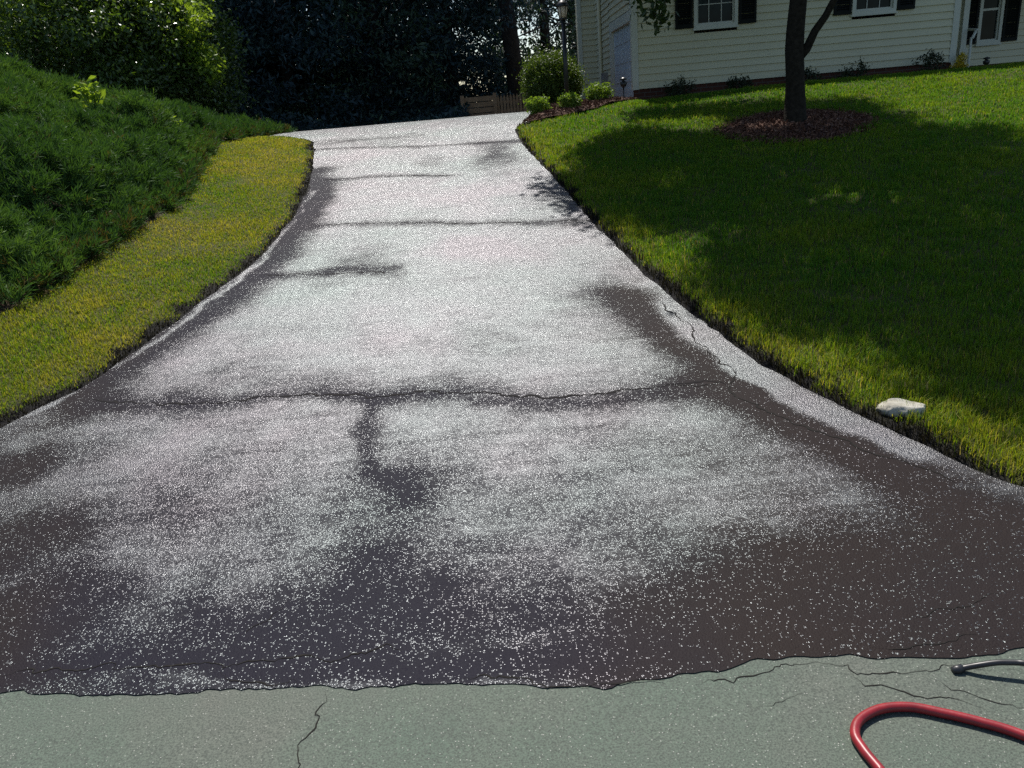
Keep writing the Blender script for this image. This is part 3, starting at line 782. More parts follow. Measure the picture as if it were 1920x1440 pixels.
# big broadleaf shrubs behind the bank (upper left)
def big(px, py, yy, rx, ry, hz, nc, per, label, leaf=0.085):
    p = at_y(px, py, yy)
    return shrub('broadleaf_shrub', float(p[0]), yy, rx, ry, hz, leaf, nc, per, MAT['broad'], label, 'shrub', 'broadleaf shrubs behind the juniper bank', spread=0.17, stems=9)
big(30, 90, 15.0, 2.2, 1.5, 3.6, 420, 95, 'large dark leafy shrub behind the juniper at the far left, with sunlit top')
big(205, 120, 16.0, 1.7, 1.4, 3.4, 380, 95, 'dark leafy shrub between the far-left large shrub and the one with a sunlit drooping bough')
bsh = big(322, 120, 17.0, 1.25, 1.2, 3.3, 300, 95, 'leafy shrub with a sunlit bough, painted lime, drooping toward the driveway end')
bp_ = [(330, 15), (350, 8), (368, 22), (378, 10), (385, 32), (360, 40), (345, 62), (352, 82), (365, 88), (378, 98), (370, 110), (385, 112), (398, 118), (392, 130), (405, 128), (412, 122), (400, 140), (380, 125), (358, 100), (340, 70), (390, 100), (345, 30), (372, 50)]
bc = np.array([at_y(q[0] + 6 * rng.normal(), q[1] + 5 * rng.normal(), 15.9 + 0.25 * rng.normal()) for q in bp_ for _ in range(3)]) - np.array(bsh.location)
bl, bt = clump_points(bc, 26, 0.10)
link('bough', leaf_mesh('bough', bl, 0.09 * (0.7 + 0.6 * rng.random(len(bl))), 0.5, tint=bt), MAT['sprout'], bsh)['label'] = 'sunlit bough, its light painted in as lime leaves'  # sun on this side of the shrub is painted as brighter leaf colour

# background evergreens
def evergreen(name, x, y, h, rad, label, group, nclump=240, per=42, leaf=0.17, low=0.02, trunk=0.16, material=None, lean=0.0):
    g = float(H(x, y))
    o = empty(name, (x, y, g), label, 'tree', group)
    mb = MB()
    mb.tube([(0, 0, -0.2), (lean * 0.3, 0, h * 0.3), (lean, 0, h * 0.92)], [trunk * 1.25, trunk, 0.03], 9)
    tz = rng.random(nclump) ** 1.25 * (1 - low) + low
    prof = rad * (1.0 - 0.72 * tz) * (0.55 + 0.45 * rng.random(nclump) ** 0.5)
    a = rng.random(nclump) * 6.283
    c = np.stack([np.cos(a) * prof + lean * tz, np.sin(a) * prof, tz * h - 0.18 * prof], 1); c[:, 2] = np.maximum(c[:, 2], 0.1)
    for i in range(0, nclump, 4):
        e = c[i]; mb.tube([(lean * tz[i], 0, min(e[2] + 0.25 * prof[i], h * 0.9)), e * [0.6, 0.6, 1] + [lean * tz[i] * 0.4, 0, 0.1], e], [0.035, 0.02, 0.006], 5)
    mb.build('trunk', MAT['dark_bark'], o)
    p, t = clump_points(c, per, np.array([0.33, 0.33, 0.17])); p[:, 2] = np.maximum(p[:, 2], 0.03)
    link('crown', leaf_mesh('crown', p, leaf * (0.6 + 0.8 * rng.random(len(p))), 0.34, droop=0.4, tint=np.clip(t * 0.7 + 0.3 * rng.random(len(p)), 0, 1)), material or MAT['ever'], o)
    return o
GB = 'shaded evergreens behind the driveway end'
LB = 'tall dark evergreen in the shaded row closing off the end of the driveway'
for i, (px, yy, h, rad) in enumerate([(395, 22, 11.5, 2.3), (470, 24, 12.5, 2.6), (550, 23, 12, 2.5), (640, 25.5, 13.5, 2.8), (720, 24, 12.5, 2.6), (800, 25.5, 13.5, 2.8), (852, 24.5, 12.5, 2.0),
                                      (430, 30, 14, 3.2), (580, 31, 15, 3.4), (700, 32, 15, 3.4), (830, 31, 15, 3.0)]):
    p = at_y(px, 200, yy)
    front = i < 7
    evergreen('evergreen_tree', float(p[0]), yy, h, rad, LB, GB, (360, 300, 250)[0 if front and i not in (1, 4) else 1 if not front else 2], (84 if front else 58) if i not in (1, 4) else 66, 0.16 if front else 0.26, material=MAT['ever_green'] if i in (1, 4, 8) else None)
p = at_y(300, 200, 24); evergreen('evergreen_tree', float(p[0]), 24, 12, 2.8, LB, GB, 260, 40, 0.2)
for px, yy in ((430, 27), (500, 28), (360, 27), (160, 24), (40, 25), (-60, 23), (100, 29), (230, 29)):
    p = at_y(px, 200, yy); evergreen('evergreen_tree', float(p[0]), yy, 12.5, 3.0 if px < 500 else 1.5, LB, GB, 320, 50, 0.25)
p = at_y(975, 200, 23.5)
evergreen('evergreen_tree', float(p[0]), 23.5, 9.0, 1.5, 'slim tree with bare dark trunk beside the bright gap behind the wooden fence', None, 150, 34, 0.15, 0.30, 0.22, None, -0.5)
p = at_y(1030, 200, 27)
evergreen('evergreen_tree', float(p[0]), 27, 12.0, 1.9, 'loose green tree behind the lamp post with pale sky showing through', None, 260, 34, 0.18, 0.05, 0.15, MAT['ever_green'])
p = at_y(1080, 200, 31)
evergreen('evergreen_tree', float(p[0]), 31, 13.0, 2.2, 'far green tree against the corner of the house behind the lamp post', None, 330, 44, 0.2, 0.05, 0.15)
# low dark undergrowth under the trees
n = 60000
x = -12 + 17 * rng.random(n); y = 19.5 + 12 * rng.random(n)
hz = 0.9 * vnoise(x, y, 0.6, 3) * rng.random(n) + 0.05
keep = ~((x > float(at_y(880, 200, 22)[0])) & (y < 24))
c = np.stack([x, y, H(x, y) + hz], 1)[keep]
tag(link('undergrowth', leaf_mesh('undergrowth', c, 0.17 * (0.6 + 0.8 * rng.random(len(c))), 0.4), MAT['ever']), kind='stuff')

# lawn shade tree
def shade_tree():
    o = empty('shade_tree', (TX, TY, TZ), 'lawn tree with forked dark trunk rising from a mulch ring before the house', 'tree')
    O = np.array([TX, TY, TZ])
    yT = TY
    k1 = at_y(1491, 150, yT) - O; k2 = at_y(1490, 75, yT) - O; k3 = at_y(1497, 0, yT) - O; k4 = at_y(1505, -120, yT) - O
    mb = MB()
    base_r = 0.155
    mb.tube([(0, 0, -0.1), (0, 0, 0.02), (0, 0, 0.10), k1, k2 - [0, 0, 0.1], k2 + [0.005, 0, 0.12], k3, k4, k4 + [0.1, 0, 1.6], k4 + [0.3, 0.1, 3.2]],
            [0.21, 0.175, 0.135, 0.108, 0.108, 0.104, 0.098, 0.092, 0.06, 0.02], 14)
    b1 = at_y(1512, 92, yT) - O; b2 = at_y(1528, 58, yT - 0.05) - O; b3 = at_y(1548, 30, yT - 0.1) - O; b4 = at_y(1566, -5, yT - 0.2) - O
    mb.tube([b1 - [0.1, 0, 0.12], b1, b2, b3, b4, b4 + [0.5, -0.4, 1.0], b4 + [1.2, -0.8, 2.0]], [0.045, 0.052, 0.046, 0.042, 0.038, 0.03, 0.012], 9)
    # crown volume: what shades the lawn
    sh_px = [(1190, 212), (1330, 192), (1600, 187), (1760, 200), (1850, 222), (1940, 250), (2120, 330), (2250, 600), (2150, 880), (1940, 810), (1800, 790), (1700, 748), (1640, 690), (1560, 655),
             (1420, 618), (1350, 585), (1285, 552), (1262, 528), (1300, 500), (1200, 440), (1122, 408), (1070, 372), (1028, 350), (1060, 332), (1150, 325), (1065, 300), (1130, 268), (1180, 245)]
    poly = np.array([ground(*p)[:2] for p in sh_px])
    lo, hi = poly.min(0), poly.max(0)
    g = lo + (hi - lo) * rng.random((9000, 2)); g = g[in_poly(g[:, 0], g[:, 1], poly)]
    db = pdist(g[:, 0], g[:, 1], np.concatenate([poly, poly[:1]]))
    keep = (db > np.where(g[:, 1] < 6.5, 0.24, 0.06)) & ((rng.random(len(g)) < 0.35 + 0.65 * sstep(0.1, 1.4, db)) | (g[:, 0] < 2.6))
    for hx, hy, hr_ in [(1300, 236, 0.42), (1230, 232, 0.3), (1582, 372, 0.3), (1680, 385, 0.2), (1275, 452, 0.3), (1780, 228, 0.36), (1840, 222, 0.26), (1622, 285, 0.22), (1240, 345, 0.22), (1440, 245, 0.34), (1530, 238, 0.22), (1700, 205, 0.3), (1270, 330, 0.2), (1380, 288, 0.2), (1235, 480, 0.26), (1210, 455, 0.2), (1480, 330, 0.16), (1400, 420, 0.18), (1620, 470, 0.2), (1760, 330, 0.2), (1830, 420, 0.18), (1730, 560, 0.16), (1500, 500, 0.14), (1690, 640, 0.16)]:
        hc = ground(hx, hy)[:2]; keep &= np.hypot(g[:, 0] - hc[0], g[:, 1] - hc[1]) > hr_ * 1.5
    g = g[keep][:1800]
    gz = H(g[:, 0], g[:, 1])
    G3 = np.c_[g, gz]
    cc = np.array([TX + 0.3, TY - 0.2, TZ + 5.3]); rr = np.array([4.6, 4.6, 2.9])
    tt = np.linspace(1.5, 11, 60)
    pts = G3[:, None, :] + tt[None, :, None] * SUN
    q = (((pts - cc) / rr) ** 2).sum(-1)
    lim = 1.0
    cents = []
    for i in range(len(g)):
        ok = np.where((q[i] < lim) & (pts[i, :, 2] > 3.35 - 0.06 * (TY - pts[i, :, 1])))[0]
        if len(ok) == 0:
            okz = np.where(pts[i, :, 2] > 3.3)[0]
            ok = okz[np.argsort(q[i][okz])[:4]]
        cents.append(pts[i, rng.choice(ok)])
    cents = np.array(cents)
    p, t = clump_points(cents, 46, 0.17)
    # drooping fringe to the left of the trunk, in front of the house corner
    fr = []
    for fx, fy, yy in [(1190, -10, 11.2), (1200, 5, 11.2), (1215, 12, 11.1), (1228, 20, 11.1), (1238, 30, 11.0), (1222, 34, 11.0), (1205, 18, 11.1), (1245, 12, 11.1), (1250, -5, 11.2), (1232, -20, 11.2), (1175, -25, 11.3), (1242, 40, 11.0)]:
        fr.append(at_y(fx, fy, yy))
    fp, ft = clump_points(np.array(fr), 16, 0.09)
    p = np.concatenate([p, fp]); t = np.concatenate([t, ft])
    link('crown', leaf_mesh('crown', p - O, 0.11 * (0.7 + 0.6 * rng.random(len(p))), 0.5, up=0.8, tint=np.clip(0.6 * t + 0.4 * rng.random(len(p)), 0, 1)), MAT['shade_leaf'], o)
    top = k4
    for i in rng.choice(len(cents), 34, replace=False):
        e = cents[i] - O; s0 = top + np.array([0.02, 0, 0.2 + 2.0 * rng.random()])
        if e[2] < s0[2] - 0.2: s0 = top
        mid = (s0 + e) / 2 + [0, 0, 0.45]
        mb.tube([s0, mid, e], [0.05, 0.03, 0.008], 6)
    fe = np.array(fr[4]) - O
    mb.tube([top - [0, 0, 0.05], top + (fe - top) * 0.5 + [0, 0, 0.5], np.array(fr[8]) - O, fe], [0.05, 0.03, 0.014, 0.006], 6)
    mb.build('trunk', MAT['bark'], o)
shade_tree()

# mulch ring and mulch bed (chips over a low mound)
def mulch_ring():
    n, rn = 40, 9
    V, Fs = [], []
    for j in range(rn):
        r_ = 0.02 + 0.88 * j / (rn - 1)
        for i in range(n):
            a = 2 * math.pi * i / n; rr = r_ * (1 + 0.3 * (vnoise(math.cos(a) * 3, math.sin(a) * 3, 1) - 0.5))
            xx, yy = TX + rr * math.cos(a), TY + rr * math.sin(a)
            V.append((xx, yy, float(H(xx, yy)) + 0.06 * (1 - (j / (rn - 1)) ** 2) + 0.006 - (0.03 if j == rn - 1 else 0)))
    for j in range(rn - 1):
        for i in range(n): Fs.append((j * n + i, j * n + (i + 1) % n, (j + 1) * n + (i + 1) % n, (j + 1) * n + i))
    V = np.array(V)
    m1 = mesh_np('mulch_ring', V, np.array(Fs), {'tint': rng.random(len(V)) * 0.5}, smooth=True)
    o = tag(link('mulch_ring', m1, MAT['mulch_bed']), kind='structure')
    k = 5200; a = rng.random(k) * 6.283; r_ = rng.random(k) ** 0.5 * 0.98
    xx, yy = TX + r_ * np.cos(a), TY + r_ * np.sin(a)
    c = np.stack([xx, yy, H(xx, yy) + 0.06 * (1 - np.minimum(r_ / 0.9, 1) ** 2) + 0.018], 1)
    tag(link('mulch_chips', leaf_mesh('mulch_chips', c, 0.05 * (0.6 + rng.random(k)), 0.35, up=1.2), MAT['mulch']), kind='stuff')
mulch_ring()
def mulch_bed():
    lo, hi = bed_poly.min(0), bed_poly.max(0)
    xs, ys_ = np.arange(lo[0], hi[0], 0.06), np.arange(lo[1], hi[1], 0.06)
    X, Y = np.meshgrid(xs, ys_); ins = in_poly(X, Y, bed_poly)
    Z = H(X, Y) + 0.025 + 0.03 * vnoise(X, Y, 4)
    idx = np.arange(X.size).reshape(X.shape)
    T = np.stack([idx[:-1, :-1], idx[:-1, 1:], idx[1:, 1:], idx[1:, :-1]], -1).reshape(-1, 4)
    T = T[ins.ravel()[T].all(1)]
    tag(link('mulch_bed', mesh_np('mulch_bed', np.stack([X, Y, Z], -1).reshape(-1, 3), T, smooth=True), MAT['mulch_bed']), kind='structure')
    k = 16000; q = lo + (hi - lo) * rng.random((k, 2)); q = q[in_poly(q[:, 0], q[:, 1], bed_poly)]
    c = np.c_[q, H(q[:, 0], q[:, 1]) + 0.045 + 0.03 * vnoise(q[:, 0], q[:, 1], 4)]
    tag(link('bed_chips', leaf_mesh('bed_chips', c, 0.05 * (0.6 + rng.random(len(c))), 0.35, up=1.2), MAT['mulch']), kind='stuff')
mulch_bed()

# ------------------------------------------------------------------ house
house = empty('house', (XA, yH, zA), 'cream clapboard house with black shutters at the top of the lawn', 'house')
HO = np.array([XA, yH, zA])
W = XB - XA
EAVE = 2.52
def siding(name, x0, x1, z0, z1, axis_='x', holes=(), expo=0.118, th=0.026, y=0.0, material=None):
    """lapped boards facing -y (axis 'x') or -x (axis 'y'), cut round the holes"""
    mb = MB(); z = z0
    while z < z1 - 1e-4:
        zt = min(z + expo, z1)
        spans = [(x0, x1)]
        for (a, b, c, d) in holes:
            if zt > c + 1e-4 and z < d - 1e-4:
                ns = []
                for s in spans:
                    if b <= s[0] or a >= s[1]: ns.append(s)
                    else:
                        if a > s[0]: ns.append((s[0], a))
                        if b < s[1]: ns.append((b, s[1]))
                spans = ns
        for (a, b) in spans:
            v = [(a, y - th, z), (b, y - th, z), (b, y - 0.003, zt), (a, y - 0.003, zt), (a, y, z), (b, y, z)]
            if axis_ == 'y': v = [(q[1], q[0], q[2]) for q in v]
            mb.add(v, [(0, 1, 2, 3), (4, 5, 1, 0)] if axis_ == 'x' else [(3, 2, 1, 0), (0, 1, 5, 4)])
        z = zt
    return mb.build(name, material or MAT['siding'], house)

def zx(px, py, y=yH):                 # pixel on the front plane -> house-local (x, z)
    p = at_y(px, py, y); return float(p[0] - XA), float(p[2] - zA)

def window(x0, x1, z0, z1, y, cols, rows, label=None, meet=None):
    fr = MB(); f = 0.055
    for (a, b, c, d) in [(x0 - f, x1 + f, z0 - f, z0), (x0 - f, x1 + f, z1, z1 + f), (x0 - f, x0, z0, z1), (x1, x1 + f, z0, z1)]:
        fr.box((a, y - 0.045, c), (b, y + 0.06, d))
    fr.box((x0 - f - 0.02, y - 0.062, z0 - f - 0.03), (x1 + f + 0.02, y + 0.06, z0 - f - 0.001))
    w_ = fr.build('window', MAT['white'], house)
    if label: w_['label'] = label
    gl = MB(); gl.box((x0 + 0.001, y + 0.030, z0 + 0.001), (x1 - 0.001, y + 0.036, z1 - 0.001)); gl.build('pane', MAT['glass'], w_)
    mu = MB()
    s = 0.028
    mu.box((x0, y - 0.004, z0), (x0 + s, y + 0.027, z1)); mu.box((x1 - s, y - 0.004, z0), (x1, y + 0.027, z1))
    mu.box((x0 + s, y - 0.004, z0), (x1 - s, y + 0.027, z0 + s))
    zm = meet if meet else (z0 + z1) / 2
    mu.box((x0 + s, y - 0.002, zm - 0.02), (x1 - s, y + 0.026, zm + 0.02))
    for i in range(1, cols):
        xx = x0 + (x1 - x0) * i / cols; mu.box((xx - 0.006, y + 0.012, z0 + s), (xx + 0.006, y + 0.0265, zm - 0.02)); mu.box((xx - 0.006, y + 0.012, zm + 0.02), (xx + 0.006, y + 0.0265, z1))
    if rows:
        for (a, b) in ((z0 + s, zm - 0.02), (zm + 0.02, z1)):
            for j in range(1, rows):
                zz = a + (b - a) * j / rows
                xs = [x0 + s] + [x0 + (x1 - x0) * i / cols for i in range(1, cols)] + [x1 - s]
                for i in range(len(xs) - 1):
                    mu.box((xs[i] + (0.0062 if i else 0), y + 0.013, zz - 0.006), (xs[i + 1] - (0.0062 if i + 2 < len(xs) else 0), y + 0.0262, zz + 0.006))
    mu.build('sash', MAT['white'], w_)

def shutter(x0, x1, z0, z1, y):
    mb = MB(); s = 0.04
    mb.box((x0, y - 0.05, z0), (x0 + s, y - 0.018, z1)); mb.box((x1 - s, y - 0.05, z0), (x1, y - 0.018, z1))
    mb.box((x0 + s, y - 0.05, z0), (x1 - s, y - 0.018, z0 + 0.06)); mb.box((x0 + s, y - 0.05, z1 - 0.06), (x1 - s, y - 0.018, z1))
    z = z0 + 0.06
    while z < z1 - 0.07:
        zt = min(z + 0.034, z1 - 0.06)
        mb.add([(x0 + s, y - 0.046, z), (x1 - s, y - 0.046, z), (x1 - s, y - 0.022, zt), (x0 + s, y - 0.022, zt)], [(0, 1, 2, 3)])
        z = zt
    mb.build('shutter', MAT['shutter'], house)

holes = []
# first window
wx0, wz0 = zx(1306, 47); wx1, _ = zx(1376, 47); wh = 1.25
w2x0, w2z0 = zx(1602, 22); w2x1, _ = zx(1672, 22)
w2z0 = wz0 = (wz0 + w2z0) / 2
for (a, b) in ((wx0, wx1), (w2x0, w2x1)): holes.append((a - 0.05, b + 0.05, wz0 - 0.05, wz0 + wh + 0.05))
siding('wall', 0.09, W - 0.09, 0.0, EAVE, 'x', holes)
sw = 0.30
for k, (a, b) in enumerate(((wx0, wx1), (w2x0, w2x1))):
    window(a, b, wz0, wz0 + wh, 0.0, 3, 2)
    shutter(a - 0.075 - sw, a - 0.075, wz0 - 0.04, wz0 + wh + 0.06, 0.0); shutter(b + 0.075, b + 0.075 + sw, wz0 - 0.04, wz0 + wh + 0.06, 0.0)
for x0 in (-0.02, W - 0.09):
    MB().box((x0, -0.028, -0.01), (x0 + 0.11, 0.10, EAVE)).build('corner_board', MAT['white'], house)
gz0 = min(float(H(XA, yH)), float(H(XB, yH))) - zA - 0.25
MB().box((0.03, 0.012, gz0), (W - 0.03, 0.2, -0.004)).build('foundation', MAT['brick'], house)
# side wall running back from the near corner, with the garage door
D1, DG0, DG1 = 4.6, 0.16, 2.35
gtop = zx(1170, 50, yH + 1.2)[1]
gbot = float(H(XA - 0.1, yH + 1.2)) - zA - 0.02
siding('side_wall', DG1 + 0.16, D1, gbot, EAVE, 'y', (), y=0.0)
siding('side_wall', 0.10, DG1 + 0.16, gtop + 0.18, EAVE, 'y', (), y=0.0)
gd = MB(); gd.box((0.05, DG0, gbot), (0.09, DG1, gtop))
np_ = 4; ph = (gtop - gbot) / np_
for j in range(np_):
    for i in range(4):
        a = DG0 + 0.06 + i * (DG1 - DG0 - 0.06) / 4; b = a + (DG1 - DG0 - 0.06) / 4 - 0.06
        gd.box((0.038, a, gbot + j * ph + 0.06), (0.0495, b, gbot + (j + 1) * ph - 0.05))
g_ = gd.build('garage_door', MAT['door_grey'], house)
MB().tube([(0.035, 1.15, gbot + ph * 0.35), (0.02, 1.15, gbot + ph * 0.35), (0.02, 1.35, gbot + ph * 0.35), (0.035, 1.35, gbot + ph * 0.35)], 0.008, 6).build('handle', MAT['black_metal'], g_)
jb = MB(); jb.box((-0.022, DG1 + 0.001, gbot), (0.12, DG1 + 0.155, gtop + 0.17)); jb.box((-0.022, 0.101, gtop + 0.001), (0.12, DG1, gtop + 0.17))
jb.build('door_casing', MAT['white'], house)
MB().tube([(-0.07, 3.6, gbot + 0.12), (-0.06, 3.6, gbot + 0.22), (-0.06, 3.6, EAVE - 0.2), (0.0, 3.6, EAVE - 0.05)], 0.04, 8).build('downspout', MAT['siding'], house)
MB().box((-0.12, 2.9, gbot + 0.25), (-0.02, 3.2, gbot + 0.65)).build('meter_box', MAT['grey_plastic'], house)
# rear wing facing the drive
RW = -0.33
siding('rear_wall', RW, -0.0, gbot, EAVE + 0.6, 'x', (), y=D1)
MB().box((RW - 0.09, D1 - 0.03, gbot), (RW - 0.001, D1 + 0.1, EAVE + 0.6)).build('corner_board', MAT['white'], house)
MB().box((RW - 0.05, D1 + 0.101, gbot), (0.2, D1 + 0.6, EAVE + 0.58)).build('rear_wing', MAT['siding'], house)
# set-back wing on the right with a tall window
yS = 1.5
SX1 = W + 4.5
sxa, sza = zx(1834, 78, yH + yS); sxb, _ = zx(1868, 76, yH + yS)
szh = 1.55; smeet = zx(1850, 18, yH + yS)[1]
siding('recessed_wall', W + 0.0, SX1, -0.1, EAVE, 'x', [(sxa - 0.05, sxb + 0.05, sza - 0.05, sza + szh + 0.05)], y=yS)
window(sxa, sxb, sza, sza + szh, yS, 1, 0, 'tall narrow window of the recessed right wing', smeet)
shutter(sxa - 0.075 - sw, sxa - 0.075, sza - 0.04, sza + szh + 0.06, yS); shutter(sxb + 0.075, sxb + 0.075 + sw, sza - 0.04, sza + szh + 0.06, yS)
MB().box((W - 0.03, 0.101, gz0), (W - 0.005, yS - 0.02, EAVE)).build('return_wall', MAT['siding'], house)
MB().box((W + 0.02, yS - 0.005, gz0), (SX1, yS + 0.2, -0.101)).build('foundation', MAT['brick'], house)
cx, _ = zx(1806, 60, yH + 0.8)
co = MB(); co.box((cx - 0.05, 0.75, gz0), (cx + 0.05, 0.85, EAVE)); co.box((cx - 0.07, 0.73, 0.1), (cx + 0.07, 0.87, 0.22)); co.build('porch_post', MAT['white'], house)
rl = MB()
r1 = zx(1812, 58, yH + 0.75); r2 = zx(1822, 66, yH + 0.35)
rl.tube([(cx + 0.05, 0.8, r1[1] + 0.03), (r1[0] + 0.1, 0.6, r1[1]), (r2[0], 0.32, r2[1] - 0.05)], 0.025, 8); rl.tube([(r2[0] - 0.01, 0.34, r2[1] - 0.04), (r2[0] - 0.01, 0.34, gz0)], 0.022, 8)
rl.build('handrail', MAT['white'], house)
# roof: low gable over the front block, ridge running left-right
rf = MB(); ov = 0.10
ry_ = 3.4; rz_ = EAVE + 1.9
def slab(pts, t=0.12):
    lo_ = [np.array(p) for p in pts]; hi_ = [p + [0, 0, t] for p in lo_]
    rf.add(lo_ + hi_, [(3, 2, 1, 0), (4, 5, 6, 7), (0, 1, 5, 4), (1, 2, 6, 5), (2, 3, 7, 6), (3, 0, 4, 7)])
slab([(-0.25, -ov, EAVE), (SX1 + 0.2, -ov, EAVE), (SX1 + 0.2, ry_, rz_), (-0.25, ry_, rz_)])
slab([(-0.25, ry_, rz_ + 0.001), (SX1 + 0.2, ry_, rz_ + 0.001), (SX1 + 0.2, 7.4, EAVE + 0.1), (-0.25, 7.4, EAVE + 0.1)])
rf.build('roof', MAT['roof'], house)
MB().box((-0.2, -ov - 0.13, EAVE - 0.05), (SX1, -ov - 0.005, EAVE + 0.06)).build('gutter', MAT['white'], house)
MB().box((0.12, 0.21, EAVE - 0.9), (SX1, 6.9, EAVE - 0.05)).build('attic_floor', MAT['siding'], house)
MB().box((SX1 - 0.2, yS + 0.21, gz0), (SX1, 6.9, EAVE - 0.91)).build('end_wall', MAT['siding'], house)
MB().box((0.2, 6.7, gz0), (SX1 - 0.21, 6.9, EAVE - 0.91)).build('back_wall', MAT['siding'], house)

# ------------------------------------------------------------------ planting by the house
GS = 'small dark shrubs along the house front'
def house_shrub(px, py, yy, rx, hz, label):
    p = at_y(px, py, yy); shrub('foundation_shrub', float(p[0]), yy, rx * (0.75 + 0.3 * rng.random()), rx * 0.7, hz * 0.85, 0.045, 34, 26, MAT['darkshrub'], label, 'shrub', GS, stems=3)
house_shrub(1275, 150, yH - 0.42, 0.27, 0.40, 'small dark shrub at the house wall below the left shuttered window')
house_shrub(1385, 150, yH - 0.42, 0.26, 0.32, 'low dark shrub at the house wall just left of the lawn tree trunk')
house_shrub(1515, 140, yH - 0.42, 0.26, 0.36, 'dark shrub half hidden behind the lawn tree trunk at the house wall')
house_shrub(1603, 130, yH - 0.42, 0.28, 0.44, 'dark shrub at the house wall below the window right of the tree')
house_shrub(1740, 115, yH - 0.42, 0.28, 0.55, 'tallest dark shrub at the house wall near the right corner')
p = at_y(1798, 125, yH - 0.1)
shrub('golden_shrub', float(p[0]), yH - 0.1, 0.14, 0.12, 0.36, 0.045, 40, 20, MAT['yellow'], 'small bright yellow shrub at the right corner of the house', 'shrub', stems=3)
p = at_y(1852, 128, yH + 0.6)
shrub('white_flowers', float(p[0]), yH + 0.6, 0.32, 0.14, 0.14, 0.035, 40, 10, MAT['white_petal'], 'low clump of white flowers before the recessed wing', 'flowers', stems=3)

GL = 'lime green shrubs in the mulch bed'
def lime(px, yy, rx, hz, label, n=70):
    p = at_y(px, 200, yy); shrub('lime_shrub', float(p[0]), float(p[1]), rx * 0.85, rx * 0.7, hz * 0.85, 0.05, n, 22, MAT['lime'], label, 'shrub', GL, stems=4)
lime(1010, 13.2, 0.22, 0.36, 'lime green shrub at the driveway corner of the mulch bed')
lime(1069, 13.35, 0.20, 0.28, 'lime green shrub at the foot of the lamp post')
lime(1122, 13.9, 0.26, 0.34, 'widest lime green shrub, beside the garage wall')
p = at_y(1037, 190, 15.9)
shrub('rounded_hedge', float(p[0]), 15.9, 0.52, 0.5, 0.95, 0.045, 300, 110, MAT['hedge'], 'rounded clipped hedge with sunlit top behind the lamp post', 'hedge', stems=6)

# lamp post
p = at_y(1064, 200, 13.8); lx, ly = float(p[0]), float(p[1])
lz = float(H(lx, ly))
lh = float(at_y(1056, 38, ly)[2]) - lz          # where the lantern stands on the post
lean = float(at_y(1056, 38, ly)[0]) - lx
lp = empty('lamp_post', (lx, ly, lz), 'black lamp post with a glass lantern beside the driveway end', 'lamp post')
mb = MB(); mb.tube([(0, 0, -0.05), (lean * 0.5, 0, lh * 0.5), (lean, 0, lh)], 0.036, 12); mb.lathe([(0.06, -0.02), (0.06, 0.10), (0.045, 0.14), (0.036, 0.2)], 14)
mb.tube([(lean * 0.9 - 0.11, 0, lh - 0.06), (lean * 0.9 + 0.11, 0, lh - 0.06)], 0.012, 8)
mb.build('post', MAT['black_metal'], lp)
lt = MB(); cL = (lean, 0, lh)
lt.lathe([(0.03, 0.0), (0.065, 0.012), (0.065, 0.03), (0.055, 0.035)], 6, cL)
for k in range(6):
    a = k * math.pi / 3
    lt.tube([(lean + 0.058 * math.cos(a), 0.058 * math.sin(a), lh + 0.03), (lean + 0.088 * math.cos(a), 0.088 * math.sin(a), lh + 0.20)], 0.006, 5)
lt.lathe([(0.098, 0.198), (0.104, 0.212), (0.085, 0.25), (0.05, 0.285), (0.018, 0.30), (0.018, 0.315), (0.022, 0.325), (0.004, 0.345)], 12, cL)
ln_ = lt.build('lantern', MAT['black_metal'], lp)
MB().lathe([(0.052, 0.036), (0.08, 0.196)], 6, cL).build('glass', MAT['lampglass'], ln_)

# solar path light by the garage and dark round one by the right wing
def path_light(px, py, hz, label, yy=None):
    p = ground(px, py) if yy is None else at_y(px, py, yy); g = float(H(p[0], p[1]))
    o = empty('path_light', (p[0], p[1], g), label, 'path light', 'path lights stuck in the ground by the house')
    MB().tube([(0, 0, -0.08), (0, 0, hz * 0.62)], 0.012, 8).build('stake', MAT['black_metal'], o)
    MB().lathe([(0.02, hz * 0.6), (0.05, hz * 0.66), (0.06, hz * 0.8), (0.025, hz * 0.84), (0.025, hz * 0.88), (0.068, hz * 0.90), (0.05, hz * 0.96), (0.01, hz)], 12).build('lamp_head', MAT['black_metal'], o)
path_light(1170, 188, 0.42, 'black path light on a stake before the garage door', yH - 0.05)
path_light(1848, 128, 0.34, 'black round-headed path light by the white flowers of the right wing', yH + 0.5)

